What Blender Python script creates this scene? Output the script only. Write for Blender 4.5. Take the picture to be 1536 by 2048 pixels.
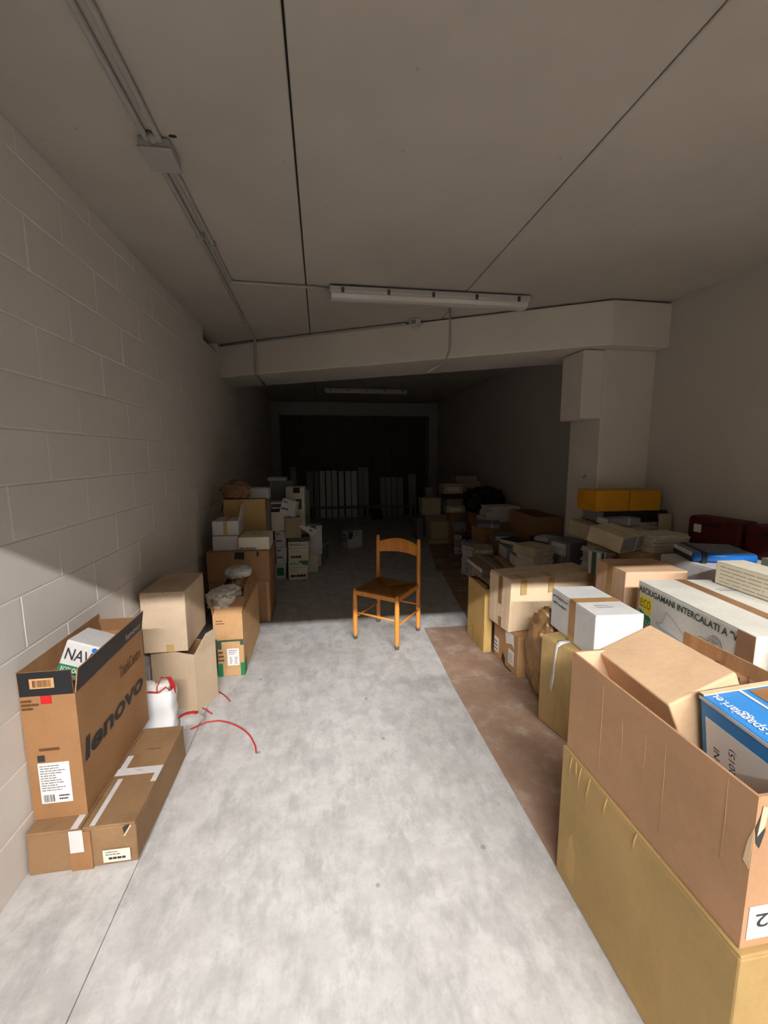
import bpy, bmesh, math, random
from mathutils import Matrix, Vector, noise

for o in list(bpy.data.objects):
    bpy.data.objects.remove(o, do_unlink=True)
SC = bpy.context.scene
COL = SC.collection
R = math.radians

# ------------------------------------------------------------------ camera
def make_camera():
    yaw, pitch, roll, f = R(8.434), R(7.820), R(-0.158), 848.7
    fw = Vector((math.sin(yaw)*math.cos(pitch), math.cos(yaw)*math.cos(pitch), -math.sin(pitch)))
    r = Vector((math.cos(yaw), -math.sin(yaw), 0)); u = r.cross(fw)
    c, s = math.cos(roll), math.sin(roll)
    r2 = c*r+s*u; u2 = -s*r+c*u
    cd = bpy.data.cameras.new('camera'); cd.sensor_fit = 'VERTICAL'; cd.sensor_height = 36.0
    cd.lens = f/2048*36.0; cd.clip_start = 0.02; cd.clip_end = 100
    co = bpy.data.objects.new('camera', cd); COL.objects.link(co)
    m = Matrix((r2, u2, -fw)).transposed().to_4x4(); m.translation = (0, 0, 1.62)
    co.matrix_world = m
    SC.camera = co
make_camera()

# ------------------------------------------------------------------ light and exposure
W = bpy.data.worlds.new('world'); SC.world = W; W.use_nodes = True
W.node_tree.nodes['Background'].inputs[0].default_value = (0.05, 0.05, 0.055, 1)
W.node_tree.nodes['Background'].inputs[1].default_value = 0.2
SC.view_settings.view_transform = 'Standard'; SC.view_settings.look = 'None'
SC.view_settings.gamma = 1.0; SC.view_settings.use_curve_mapping = False
SC.view_settings.exposure = 0.0
# the long strip light high on the far wall of the hall behind the open doorway
LIGHT_Y, LIGHT_Z = -9.0, 7.235
ld = bpy.data.lights.new('hall_strip_light', 'AREA'); ld.shape = 'RECTANGLE'
ld.size, ld.size_y = 11.0, 0.5; ld.energy = 12600; ld.color = (1.0, 0.97, 0.945)
lo = bpy.data.objects.new('hall_strip_light', ld); COL.objects.link(lo)
lo.location = (0.3, LIGHT_Y, LIGHT_Z); lo.rotation_euler = (R(136), 0, 0)   # the strip throws its light up and out

# ------------------------------------------------------------------ materials
MATS = {}
def node_mat(key, build):
    if key in MATS: return MATS[key]
    m = bpy.data.materials.new(key); m.use_nodes = True
    nt = m.node_tree; nt.nodes.clear()
    out = nt.nodes.new('ShaderNodeOutputMaterial'); b = nt.nodes.new('ShaderNodeBsdfPrincipled')
    nt.links.new(b.outputs[0], out.inputs[0]); build(nt, b); MATS[key] = m
    return m
def N(nt, t, **kw):
    n = nt.nodes.new(t)
    for k, v in kw.items():
        if k in n.inputs: n.inputs[k].default_value = v
        else: setattr(n, k, v)
    return n
def ramp(nt, fac, stops):
    n = nt.nodes.new('ShaderNodeValToRGB'); el = n.color_ramp.elements
    while len(el) < len(stops): el.new(0.5)
    for e, (p, c) in zip(el, stops):
        e.position = p; e.color = (c[0], c[1], c[2], 1) if not isinstance(c, (int, float)) else (c, c, c, 1)
    nt.links.new(fac, n.inputs[0]); return n
def mixc(nt, fac, a, b, mode='MIX'):
    n = nt.nodes.new('ShaderNodeMix'); n.data_type = 'RGBA'; n.blend_type = mode
    for i, v in ((0, fac), (6, a), (7, b)):
        if isinstance(v, bpy.types.NodeSocket): nt.links.new(v, n.inputs[i])
        elif i == 0: n.inputs[0].default_value = v
        else: n.inputs[i].default_value = (v[0], v[1], v[2], 1)
    return n.outputs[2]
def bump(nt, b, h, strength, dist=0.005):
    n = N(nt, 'ShaderNodeBump'); n.inputs['Strength'].default_value = strength; n.inputs['Distance'].default_value = dist
    nt.links.new(h, n.inputs['Height']); nt.links.new(n.outputs[0], b.inputs['Normal'])
def coords(nt, kind='Object', scale=(1, 1, 1), loc=(0, 0, 0)):
    t = N(nt, 'ShaderNodeTexCoord'); mp = N(nt, 'ShaderNodeMapping')
    mp.inputs['Scale'].default_value = scale; mp.inputs['Location'].default_value = loc
    nt.links.new(t.outputs[kind], mp.inputs[0]); return mp.outputs[0]
def noise_n(nt, vec, scale, detail=4, rough=0.55):
    n = N(nt, 'ShaderNodeTexNoise'); n.inputs['Scale'].default_value = scale
    n.inputs['Detail'].default_value = detail; n.inputs['Roughness'].default_value = rough
    nt.links.new(vec, n.inputs['Vector']); return n.outputs[0]

def plain(key, c, rough=0.7, metal=0.0, var=0.0, vs=6.0, bumpy=0.0, spec=0.3):
    def bd(nt, b):
        b.inputs['Roughness'].default_value = rough; b.inputs['Metallic'].default_value = metal
        b.inputs['Specular IOR Level'].default_value = spec
        if var or bumpy:
            v = coords(nt); n = noise_n(nt, v, vs)
            lo_ = tuple(x*(1-var) for x in c); hi = tuple(min(1, x*(1+var)) for x in c)
            r = ramp(nt, n, [(0.3, lo_), (0.7, hi)]); nt.links.new(r.outputs[0], b.inputs['Base Color'])
            if bumpy: bump(nt, b, noise_n(nt, v, vs*4), bumpy)
        else: b.inputs['Base Color'].default_value = (*c, 1)
    return node_mat(key, bd)

def cardboard(key, c, seed=0, wrinkle=0.25, stain=0.0):
    def bd(nt, b):
        b.inputs['Roughness'].default_value = 0.72; b.inputs['Specular IOR Level'].default_value = 0.22
        v = coords(nt, loc=(seed*3.1, seed*1.7, seed))
        big = noise_n(nt, v, 3.2, 3); fine = noise_n(nt, v, 60, 3)
        lo_ = tuple(x*0.84 for x in c); hi = tuple(min(1, x*1.1) for x in c)
        col = ramp(nt, big, [(0.3, lo_), (0.7, hi)]).outputs[0]
        col = mixc(nt, 0.12, col, ramp(nt, fine, [(0.35, tuple(x*0.7 for x in c)), (0.65, tuple(min(1, x*1.2) for x in c))]).outputs[0])
        if stain:
            st = ramp(nt, noise_n(nt, v, 5.5, 5, 0.65), [(0.54, 0), (0.66, 1)])
            k = N(nt, 'ShaderNodeMath', operation='MULTIPLY'); nt.links.new(st.outputs[0], k.inputs[0]); k.inputs[1].default_value = stain
            col = mixc(nt, k.outputs[0], col, tuple(x*0.55 for x in c))
        nt.links.new(col, b.inputs['Base Color'])
        wv = N(nt, 'ShaderNodeTexWave', wave_type='BANDS', bands_direction='X'); wv.inputs['Scale'].default_value = 60; wv.inputs['Distortion'].default_value = 1.5
        nt.links.new(v, wv.inputs[0])
        w2 = noise_n(nt, coords(nt, scale=(9, 9, 1.6), loc=(seed, seed*2, 0)), 1.4, 3)
        ad = N(nt, 'ShaderNodeMath', operation='MULTIPLY_ADD'); nt.links.new(wv.outputs[1], ad.inputs[0]); ad.inputs[1].default_value = 0.02; nt.links.new(w2, ad.inputs[2])
        bump(nt, b, ad.outputs[0], wrinkle, 0.02)
    return node_mat(key, bd)

def floor_mat():
    def bd(nt, b):
        v = coords(nt)
        a = noise_n(nt, v, 1.3, 6, 0.6); bb = noise_n(nt, v, 7, 8, 0.7); c = noise_n(nt, v, 34, 5, 0.7)
        col = ramp(nt, a, [(0.3, (0.45, 0.438, 0.425)), (0.5, (0.56, 0.555, 0.55)), (0.72, (0.62, 0.615, 0.61))]).outputs[0]
        col = mixc(nt, ramp(nt, bb, [(0.42, 0.0), (0.62, 0.6)]).outputs[0], col, (0.72, 0.715, 0.71))
        # trowel smears along the room
        sm = noise_n(nt, coords(nt, scale=(6.0, 3.0, 1)), 1.5, 10, 0.74)
        col = mixc(nt, ramp(nt, sm, [(0.47, 0.0), (0.63, 0.7)]).outputs[0], col, (0.38, 0.375, 0.375))
        col = mixc(nt, ramp(nt, c, [(0.52, 0.0), (0.72, 0.4)]).outputs[0], col, (0.40, 0.395, 0.39))
        # scattered specks
        vo = N(nt, 'ShaderNodeTexVoronoi'); vo.inputs['Scale'].default_value = 4.2; nt.links.new(v, vo.inputs['Vector'])
        col = mixc(nt, ramp(nt, vo.outputs['Distance'], [(0.035, 0.75), (0.06, 0.0)]).outputs[0], col, (0.24, 0.235, 0.23))
        nt.links.new(col, b.inputs['Base Color'])
        b.inputs['Roughness'].default_value = 0.62; b.inputs['Specular IOR Level'].default_value = 0.3
        bump(nt, b, c, 0.12, 0.004)
    return node_mat('concrete_floor', bd)

def paint_mat(key, c, bs=0.15, sc=40, dirty=0.1):
    def bd(nt, b):
        v = coords(nt); n = noise_n(nt, v, 1.1, 6, 0.6); f = noise_n(nt, v, sc, 6, 0.7)
        col = ramp(nt, n, [(0.3, tuple(x*(1-dirty) for x in c)), (0.65, c)]).outputs[0]
        nt.links.new(col, b.inputs['Base Color'])
        b.inputs['Roughness'].default_value = 0.85; b.inputs['Specular IOR Level'].default_value = 0.15
        bump(nt, b, f, bs, 0.004)
    return node_mat(key, bd)

def ceil_mat():
    def bd(nt, b):
        v = coords(nt); n = noise_n(nt, v, 1.5, 7, 0.62); f = noise_n(nt, v, 30, 5, 0.7)
        c = (0.50, 0.455, 0.40)
        col = ramp(nt, n, [(0.3, tuple(x*0.86 for x in c)), (0.68, c)]).outputs[0]
        vo = N(nt, 'ShaderNodeTexVoronoi'); vo.inputs['Scale'].default_value = 6.0; nt.links.new(v, vo.inputs['Vector'])
        col = mixc(nt, ramp(nt, vo.outputs['Distance'], [(0.03, 0.5), (0.05, 0.0)]).outputs[0], col, (0.25, 0.23, 0.21))
        nt.links.new(col, b.inputs['Base Color']); b.inputs['Roughness'].default_value = 0.9
        bump(nt, b, f, 0.1, 0.004)
    return node_mat('slab_concrete', bd)

def sheet_mat():
    def bd(nt, b):
        v = coords(nt); a = noise_n(nt, v, 4.5, 7, 0.7); f = noise_n(nt, v, 1.6, 3)
        col = ramp(nt, a, [(0.36, (0.30, 0.185, 0.125)), (0.52, (0.37, 0.245, 0.175)), (0.66, (0.50, 0.40, 0.335))]).outputs[0]
        col = mixc(nt, ramp(nt, f, [(0.45, 0.0), (0.7, 0.4)]).outputs[0], col, (0.31, 0.20, 0.14))
        nt.links.new(col, b.inputs['Base Color']); b.inputs['Roughness'].default_value = 0.8
        bump(nt, b, a, 0.2, 0.006)
    return node_mat('floor_sheet', bd)

def wood_mat():
    def bd(nt, b):
        v = coords(nt, scale=(14, 14, 1.2)); n = noise_n(nt, v, 3, 6, 0.6)
        col = ramp(nt, n, [(0.3, (0.56, 0.20, 0.028)), (0.6, (0.74, 0.30, 0.045))]).outputs[0]
        nt.links.new(col, b.inputs['Base Color']); b.inputs['Roughness'].default_value = 0.32
        b.inputs['Coat Weight'].default_value = 0.3; b.inputs['Coat Roughness'].default_value = 0.25
    return node_mat('honey_wood', bd)

def clear_mat(key, c=(0.95, 0.95, 0.95), rough=0.12):
    def bd(nt, b):
        b.inputs['Base Color'].default_value = (*c, 1); b.inputs['Roughness'].default_value = rough
        b.inputs['Transmission Weight'].default_value = 0.85; b.inputs['IOR'].default_value = 1.2
    return node_mat(key, bd)

FLOOR = floor_mat(); CEIL = ceil_mat(); WOOD = wood_mat()
PAINT = paint_mat('wall_paint', (0.53, 0.485, 0.43), 0.25, 55)
BLOCK = paint_mat('painted_block', (0.74, 0.695, 0.645), 0.4, 38, 0.08)
MORTAR = paint_mat('painted_mortar', (0.80, 0.76, 0.71), 0.3, 60)
BEAMP = paint_mat('beam_paint', (0.66, 0.60, 0.525), 0.1, 30)
DARKGATE = plain('gate_dark_steel', (0.09, 0.078, 0.06), 0.6, 0.2, 0.2)
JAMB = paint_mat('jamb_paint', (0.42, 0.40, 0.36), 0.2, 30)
KRAFT = cardboard('kraft', (0.52, 0.33, 0.18), 1)
KRAFT_D = cardboard('kraft_dark', (0.40, 0.225, 0.11), 2, 0.35, 0.25)
KRAFT_L = cardboard('kraft_light', (0.68, 0.50, 0.32), 3)
KRAFT_Y = cardboard('kraft_yellow', (0.37, 0.245, 0.10), 4, 0.12)
KRAFT_P = cardboard('kraft_pink', (0.64, 0.42, 0.27), 5)
KRAFT_O = cardboard('kraft_orange', (0.60, 0.35, 0.17), 6)
KRAFT_C = cardboard('kraft_cream', (0.72, 0.55, 0.37), 7, 0.4)
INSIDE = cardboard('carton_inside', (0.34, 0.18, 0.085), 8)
SHEET = sheet_mat()
WHITEB = cardboard('white_board', (0.69, 0.68, 0.67), 10, 0.15)
GREYB = cardboard('grey_board', (0.58, 0.57, 0.56), 11, 0.15)
TAUPE_C = cardboard('taupe_carton', (0.40, 0.30, 0.19), 41, 0.3)
IVORY = cardboard('ivory_board', (0.76, 0.70, 0.56), 12, 0.15)
TAPE = plain('brown_tape', (0.42, 0.24, 0.10), 0.3, 0, 0.12, 9)
TAPE_D = plain('dark_tape', (0.30, 0.15, 0.065), 0.3, 0, 0.12, 9)
TAPE_G = plain('ochre_tape', (0.50, 0.34, 0.14), 0.3, 0, 0.12, 9)
TAPE_W = plain('white_tape', (0.66, 0.64, 0.64), 0.35, 0, 0.1, 12)
LABEL = plain('paper_label', (0.82, 0.81, 0.79), 0.6)
LABEL_Y = plain('cream_label', (0.80, 0.74, 0.58), 0.6)
PAPER = plain('paper_white', (0.72, 0.70, 0.66), 0.8, 0, 0.1, 30)
PAPER_O = plain('paper_old', (0.56, 0.49, 0.38), 0.85, 0, 0.2, 25)
INK = plain('ink_black', (0.035, 0.032, 0.03), 0.6)
INKG = plain('ink_grey', (0.20, 0.19, 0.18), 0.6)
INKB = plain('ink_brown', (0.12, 0.055, 0.02), 0.6)
BLACK = plain('black_card', (0.018, 0.018, 0.021), 0.5)
BLACKBAG = plain('black_plastic', (0.012, 0.012, 0.013), 0.45, 0, 0, 6)
RED = plain('red', (0.52, 0.02, 0.02), 0.4)
DKRED = plain('dark_red', (0.075, 0.009, 0.008), 0.55, 0, 0.15)
GREEN = plain('print_green', (0.02, 0.20, 0.075), 0.5)
DKGREEN = plain('dark_green', (0.055, 0.10, 0.06), 0.6, 0, 0.15)
YELLOW = plain('print_yellow', (0.84, 0.66, 0.03), 0.5)
AMBER = plain('amber_card', (0.55, 0.245, 0.01), 0.55, 0, 0.08)
BLUE = plain('print_blue', (0.045, 0.24, 0.60), 0.4, 0, 0.05)
BLUE_P = plain('bright_blue', (0.02, 0.16, 0.55), 0.28)
BLUE_V = plain('violet_blue', (0.06, 0.11, 0.42), 0.4)
GREY1 = plain('grey_card', (0.27, 0.26, 0.26), 0.7, 0, 0.1)
GREY2 = plain('grey_blue_card', (0.22, 0.225, 0.25), 0.7, 0, 0.1)
GREYG = plain('grey_green_card', (0.22, 0.24, 0.21), 0.7, 0, 0.1)
TAUPE = plain('taupe_card', (0.28, 0.23, 0.18), 0.7, 0, 0.1)
BEIGE = plain('beige_card', (0.50, 0.42, 0.27), 0.75, 0, 0.1)
NAVY = plain('navy_card', (0.03, 0.05, 0.10), 0.5)
STEEL = plain('grey_pvc', (0.36, 0.345, 0.32), 0.5)
PVC = plain('light_pvc', (0.52, 0.50, 0.46), 0.45)
LAMPGREY = plain('lamp_housing', (0.46, 0.445, 0.42), 0.45)
DIFF = plain('lamp_diffuser', (0.55, 0.53, 0.49), 0.18, 0, 0, 6, 0, 0.6)
CLIP = plain('steel_clip', (0.10, 0.09, 0.07), 0.4, 0.6)
PLANKW = plain('plank_white', (0.85, 0.83, 0.80), 0.5, 0, 0.1)
PLANKG = plain('plank_grey', (0.42, 0.42, 0.41), 0.6, 0, 0.1)
RUSH = plain('rush_seat', (0.30, 0.135, 0.03), 0.8, 0, 0.25, 50, 0.5)
RUBBER = plain('rubber_foot', (0.10, 0.09, 0.08), 0.7)
SACK = plain('brown_sack', (0.27, 0.15, 0.065), 0.2, 0, 0.2, 8)
SACK_D = plain('dark_sack', (0.22, 0.12, 0.06), 0.35, 0, 0.2, 8)
BUBBLE = plain('bubble_wrap', (0.70, 0.68, 0.62), 0.25, 0, 0.12, 25, 0.5)
BAGW = plain('white_bag', (0.83, 0.83, 0.85), 0.35)
CLEAR = clear_mat('clear_plastic')
STRING = plain('string', (0.66, 0.60, 0.50), 0.8)
DARKNESS = plain('void_dark', (0.02, 0.018, 0.016), 0.9)
HALLP = paint_mat('hall_paint', (0.23, 0.225, 0.215), 0.1, 30)

# ------------------------------------------------------------------ mesh builder
class MB:
    def __init__(s): s.v = []; s.f = []; s.mi = []; s.mat = 0
    def quad(s, pts):
        b = len(s.v); s.v += [tuple(p) for p in pts]; s.f.append(tuple(range(b, b+len(pts)))); s.mi.append(s.mat)
    def box(s, x0, y0, z0, x1, y1, z1, M=None):
        b = len(s.v)
        for z in (z0, z1):
            for x, y in ((x0, y0), (x1, y0), (x1, y1), (x0, y1)):
                p = Vector((x, y, z)); s.v.append(tuple(M @ p if M else p))
        for q in ((3, 2, 1, 0), (4, 5, 6, 7), (0, 1, 5, 4), (1, 2, 6, 5), (2, 3, 7, 6), (3, 0, 4, 7)):
            s.f.append(tuple(b+i for i in q)); s.mi.append(s.mat)
        return s
    def prism(s, poly, z0, z1, M=None):
        b = len(s.v); n = len(poly)
        for z in (z0, z1):
            for x, y in poly:
                p = Vector((x, y, z)); s.v.append(tuple(M @ p if M else p))
        s.f.append(tuple(b+i for i in reversed(range(n)))); s.f.append(tuple(b+n+i for i in range(n))); s.mi += [s.mat]*2
        for i in range(n):
            j = (i+1) % n; s.f.append((b+i, b+j, b+n+j, b+n+i)); s.mi.append(s.mat)
        return s
    def tube(s, pts, rad, seg=8, cap=True):
        pts = [Vector(p) for p in pts]; n = len(pts); b = len(s.v)
        rads = rad if isinstance(rad, (list, tuple)) else [rad]*n
        up = None
        for i, p in enumerate(pts):
            t = (pts[min(i+1, n-1)]-pts[max(i-1, 0)]).normalized()
            if up is None: up = Vector((0, 0, 1)) if abs(t.z) < 0.9 else Vector((1, 0, 0))
            a = t.cross(up).normalized(); c = a.cross(t).normalized(); up = c
            r = rads[i]; ra, rc = r if isinstance(r, tuple) else (r, r)
            for k in range(seg):
                w = 2*math.pi*k/seg; s.v.append(tuple(p+a*(ra*math.cos(w))+c*(rc*math.sin(w))))
        for i in range(n-1):
            for k in range(seg):
                k2 = (k+1) % seg
                s.f.append((b+i*seg+k, b+i*seg+k2, b+(i+1)*seg+k2, b+(i+1)*seg+k)); s.mi.append(s.mat)
        if cap:
            s.f.append(tuple(b+k for k in reversed(range(seg)))); s.f.append(tuple(b+(n-1)*seg+k for k in range(seg))); s.mi += [s.mat]*2
        return s
    def build(s, name, mat, parent=None, bevel=0.0, smooth=False, seg=2):
        me = bpy.data.meshes.new(name); me.from_pydata(s.v, [], s.f); me.update()
        mats = mat if isinstance(mat, (list, tuple)) else [mat]
        for m in mats: me.materials.append(m)
        if len(mats) > 1:
            for p, i in zip(me.polygons, s.mi): p.material_index = i
        bm = bmesh.new(); bm.from_mesh(me); bmesh.ops.recalc_face_normals(bm, faces=bm.faces); bm.to_mesh(me); bm.free()
        if smooth:
            for p in me.polygons: p.use_smooth = True
        o = bpy.data.objects.new(name, me); COL.objects.link(o)
        if parent is not None: o.parent = parent
        if bevel:
            md = o.modifiers.new('bevel', 'BEVEL'); md.width = bevel; md.segments = seg; md.limit_method = 'ANGLE'; md.angle_limit = R(40)
        return o

def tag(o, label, cat, group=None):
    o['label'] = label; o['category'] = cat
    if group: o['group'] = group
    return o
def thing(name, label, cat, loc=(0, 0, 0), rz=0.0, group=None, rx=0.0, ry=0.0):
    o = bpy.data.objects.new(name, None); COL.objects.link(o); o.empty_display_size = 0.05
    o.location = loc; o.rotation_euler = (R(rx), R(ry), R(rz))
    return tag(o, label, cat, group)
def struct(o, label=None):
    o['kind'] = 'structure'
    if label: o['label'] = label
    return o
def rnd(seed): return random.Random(seed)

# text as a mesh fitted in a rectangle, local XY plane
TXT = {}
def text_mesh(body, bold=0.0, shear=0.0):
    k = (body, bold, shear)
    if k in TXT: return TXT[k]
    cu = bpy.data.curves.new('t', 'FONT'); cu.body = body; cu.size = 1; cu.offset = bold; cu.shear = shear; cu.resolution_u = 3
    ob = bpy.data.objects.new('t', cu); COL.objects.link(ob)
    dg = bpy.context.evaluated_depsgraph_get(); me = bpy.data.meshes.new_from_object(ob.evaluated_get(dg))
    bpy.data.objects.remove(ob); TXT[k] = me
    return me

# ------------------------------------------------------------------ faces of a box thing (local frame: base centre at origin)
class Faces:
    def __init__(s, root, w, d, h): s.root, s.w, s.d, s.h = root, w, d, h
    def frame(s, face):
        w, d, h = s.w/2, s.d/2, s.h
        return {'front': ((-w, -d, 0), (1, 0, 0), (0, 0, 1), (0, -1, 0)),
                'left': ((-w, d, 0), (0, -1, 0), (0, 0, 1), (-1, 0, 0)),
                'right': ((w, -d, 0), (0, 1, 0), (0, 0, 1), (1, 0, 0)),
                'back': ((w, d, 0), (-1, 0, 0), (0, 0, 1), (0, 1, 0)),
                'top': ((-w, -d, h), (1, 0, 0), (0, 1, 0), (0, 0, 1))}[face]
    def M(s, face, lift=0.0):
        o, u, v, n = [Vector(x) for x in s.frame(face)]
        m = Matrix((u, v, n)).transposed().to_4x4(); m.translation = o+n*lift
        return m
    def patch(s, face, u0, v0, u1, v1, mat, name='tape', lift=0.001, t=0.0008, parent=None, mb=None):
        M = s.M(face, lift)
        mb = MB(); mb.box(u0, v0, 0, u1, v1, t, M)
        return mb.build(name, mat, parent or s.root)
    def poly(s, face, pts, mat, name='print', lift=0.0014, t=0.0006, parent=None):
        mb = MB(); mb.prism(pts, 0, t, s.M(face, lift)); return mb.build(name, mat, parent or s.root)
    def text(s, face, body, u0, v0, u1, v1, mat, bold=0.02, lift=0.0022, rot=0, name='lettering', shear=0.0, parent=None, flip=False):
        src = text_mesh(body, bold, shear); vs = [v.co for v in src.vertices]
        x0 = min(v.x for v in vs); x1 = max(v.x for v in vs); y0 = min(v.y for v in vs); y1 = max(v.y for v in vs)
        M = s.M(face, lift); me = bpy.data.meshes.new(name)
        out = []
        for v in vs:
            a = (v.x-x0)/(x1-x0); b = (v.y-y0)/(y1-y0)
            if rot == 90: a, b = 1-b, a
            elif rot == 180: a, b = 1-a, 1-b
            elif rot == -90: a, b = b, 1-a
            out.append(M @ Vector((u0+a*(u1-u0), v0+b*(v1-v0), 0)))
        me.from_pydata(out, [], [tuple(p.vertices) for p in src.polygons]); me.materials.append(mat)
        o = bpy.data.objects.new(name, me); COL.objects.link(o); o.parent = parent or s.root
        return o
    def lines(s, face, u0, v0, u1, v1, n, mat, seed=0, name='printed_lines', lift=0.0022, frac=0.45, vertical=False, parent=None):
        r = rnd(seed); mb = MB(); M = s.M(face, lift)
        for i in range(n):
            if vertical:
                a = u0+(u1-u0)*(i+0.2)/n; b = a+(u1-u0)/n*r.uniform(0.25, 0.7); mb.box(a, v0, 0, b, v1, 0.0004, M)
            else:
                a = v0+(v1-v0)*(i+0.25)/n; b = a+(v1-v0)/n*frac
                x = u0; end = u0+(u1-u0)*r.uniform(0.55, 1.0)
                while x < end:
                    x2 = min(end, x+(u1-u0)*r.uniform(0.06, 0.22)); mb.box(x, a, 0, x2, b, 0.0004, M); x = x2+(u1-u0)*0.025
        return mb.build(name, mat, parent or s.root)
    def squiggle(s, face, u0, v0, u1, v1, mat, seed=0, n=26, name='handwriting', rad=0.0012, parent=None):
        r = rnd(seed); M = s.M(face, 0.0022); pts = []
        for i in range(n):
            f = i/(n-1); pts.append(M @ Vector((u0+(u1-u0)*f+math.sin(i*2.1)*(u1-u0)*0.018, (v0+v1)/2+(v1-v0)*0.5*math.sin(i*1.7+seed)*r.uniform(0.3, 1), 0)))
        return MB().tube(pts, rad, 4).build(name, mat, parent or s.root)

# ------------------------------------------------------------------ cartons
def panel(M, w, h, t, mat, name, parent, bevel=0.0015):
    return MB().box(0, 0, -t/2, w, h, t/2, M).build(name, mat, parent, bevel)

def flap(root, face_edge, w, d, h, length, ang, mat, name='flap', t=0.005, inset=0.004, mat_list=None, skew=0.0):
    """hinged at the top edge; ang = degrees from straight up, positive folds outward, negative folds inward"""
    hw, hd = w/2, d/2
    org, u, n = {'front': (Vector((-hw, -hd, h)), Vector((1, 0, 0)), Vector((0, -1, 0))),
                 'back': (Vector((hw, hd, h)), Vector((-1, 0, 0)), Vector((0, 1, 0))),
                 'left': (Vector((-hw, hd, h)), Vector((0, -1, 0)), Vector((-1, 0, 0))),
                 'right': (Vector((hw, -hd, h)), Vector((0, 1, 0)), Vector((1, 0, 0)))}[face_edge]
    L = w if face_edge in ('front', 'back') else d
    v = Vector((0, 0, math.cos(R(ang))))+n*math.sin(R(ang)); nn = u.cross(v)
    M = Matrix((u, v, nn)).transposed().to_4x4(); M.translation = org
    mb = MB()
    mb.prism([(inset, 0), (L-inset, 0), (L-inset-abs(skew)*(skew < 0), length), (inset+skew*(skew > 0), length)], -t/2, t/2, M)
    if mat_list:      # outer face, the rest
        bm_o = mb.build(name, mat_list, root, 0)
        for p in bm_o.data.polygons:
            p.material_index = 0 if p.normal.dot(nn) > 0.7 else 1
        return bm_o, M
    return mb.build(name, mat, root, 0.001), M

def closed_carton(label, loc, rz, w, d, h, mat, tape=None, seam='y', tape_w=0.05, tape_drop=0.06, group=None, name='cardboard_carton', cat='carton', rx=0, ry=0, warp=0.0, seed=0, flaps=True):
    root = thing(name, label, cat, loc, rz, group, rx, ry)
    r = rnd(seed+int(w*1000))
    mb = MB(); top = h-0.006 if flaps else h
    mb.box(-w/2, -d/2, 0, w/2, d/2, top)
    if warp: mb.v = [(x+r.uniform(-1, 1)*warp, y+r.uniform(-1, 1)*warp, z if z == 0 else z-r.uniform(0, 1)*warp) for x, y, z in mb.v]
    mb.build('body', mat, root, 0.006)
    if flaps:
        g = 0.0015
        if seam == 'y':
            a = MB().box(-w/2+0.001, -d/2+0.001, top-0.002-warp, -g, d/2-0.001, h); b = MB().box(g, -d/2+0.001, top-0.002-warp, w/2-0.001, d/2-0.001, h)
        else:
            a = MB().box(-w/2+0.001, -d/2+0.001, top-0.002-warp, w/2-0.001, -g, h); b = MB().box(-w/2+0.001, g, top-0.002-warp, w/2-0.001, d/2-0.001, h)
        a.build('flap', mat, root, 0.003); b.build('flap', mat, root, 0.003)
    F = Faces(root, w, d, h)
    if tape:
        t = tape_w/2
        if seam == 'y':
            F.patch('top', w/2-t, 0, w/2+t, d, tape, 'tape', 0.0005)
            F.patch('front', w/2-t, h-tape_drop, w/2+t, h, tape, 'tape', 0.0008)
        else:
            F.patch('top', 0, d/2-t, w, d/2+t, tape, 'tape', 0.0005)
            F.patch('left', d/2-t, h-tape_drop, d/2+t, h, tape, 'tape', 0.0008)
            F.patch('right', d/2-t, h-tape_drop, d/2+t, h, tape, 'tape', 0.0008)
    return root, F

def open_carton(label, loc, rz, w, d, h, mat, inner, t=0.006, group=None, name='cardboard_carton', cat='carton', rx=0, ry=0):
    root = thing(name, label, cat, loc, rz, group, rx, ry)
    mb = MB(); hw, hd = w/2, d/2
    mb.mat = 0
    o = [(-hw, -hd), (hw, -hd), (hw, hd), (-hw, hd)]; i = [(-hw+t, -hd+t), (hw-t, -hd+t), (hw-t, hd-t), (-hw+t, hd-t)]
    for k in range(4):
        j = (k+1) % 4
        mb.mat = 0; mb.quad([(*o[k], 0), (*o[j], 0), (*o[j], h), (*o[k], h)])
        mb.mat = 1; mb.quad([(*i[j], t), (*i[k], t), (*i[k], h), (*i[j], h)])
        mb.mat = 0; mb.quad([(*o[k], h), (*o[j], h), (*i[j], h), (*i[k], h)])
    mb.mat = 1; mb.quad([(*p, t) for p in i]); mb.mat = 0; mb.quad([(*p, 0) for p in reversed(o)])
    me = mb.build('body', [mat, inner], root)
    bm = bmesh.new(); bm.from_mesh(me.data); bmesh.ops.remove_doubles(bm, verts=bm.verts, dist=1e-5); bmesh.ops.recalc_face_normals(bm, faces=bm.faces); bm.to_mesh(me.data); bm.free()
    return root, Faces(root, w, d, h)

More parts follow.
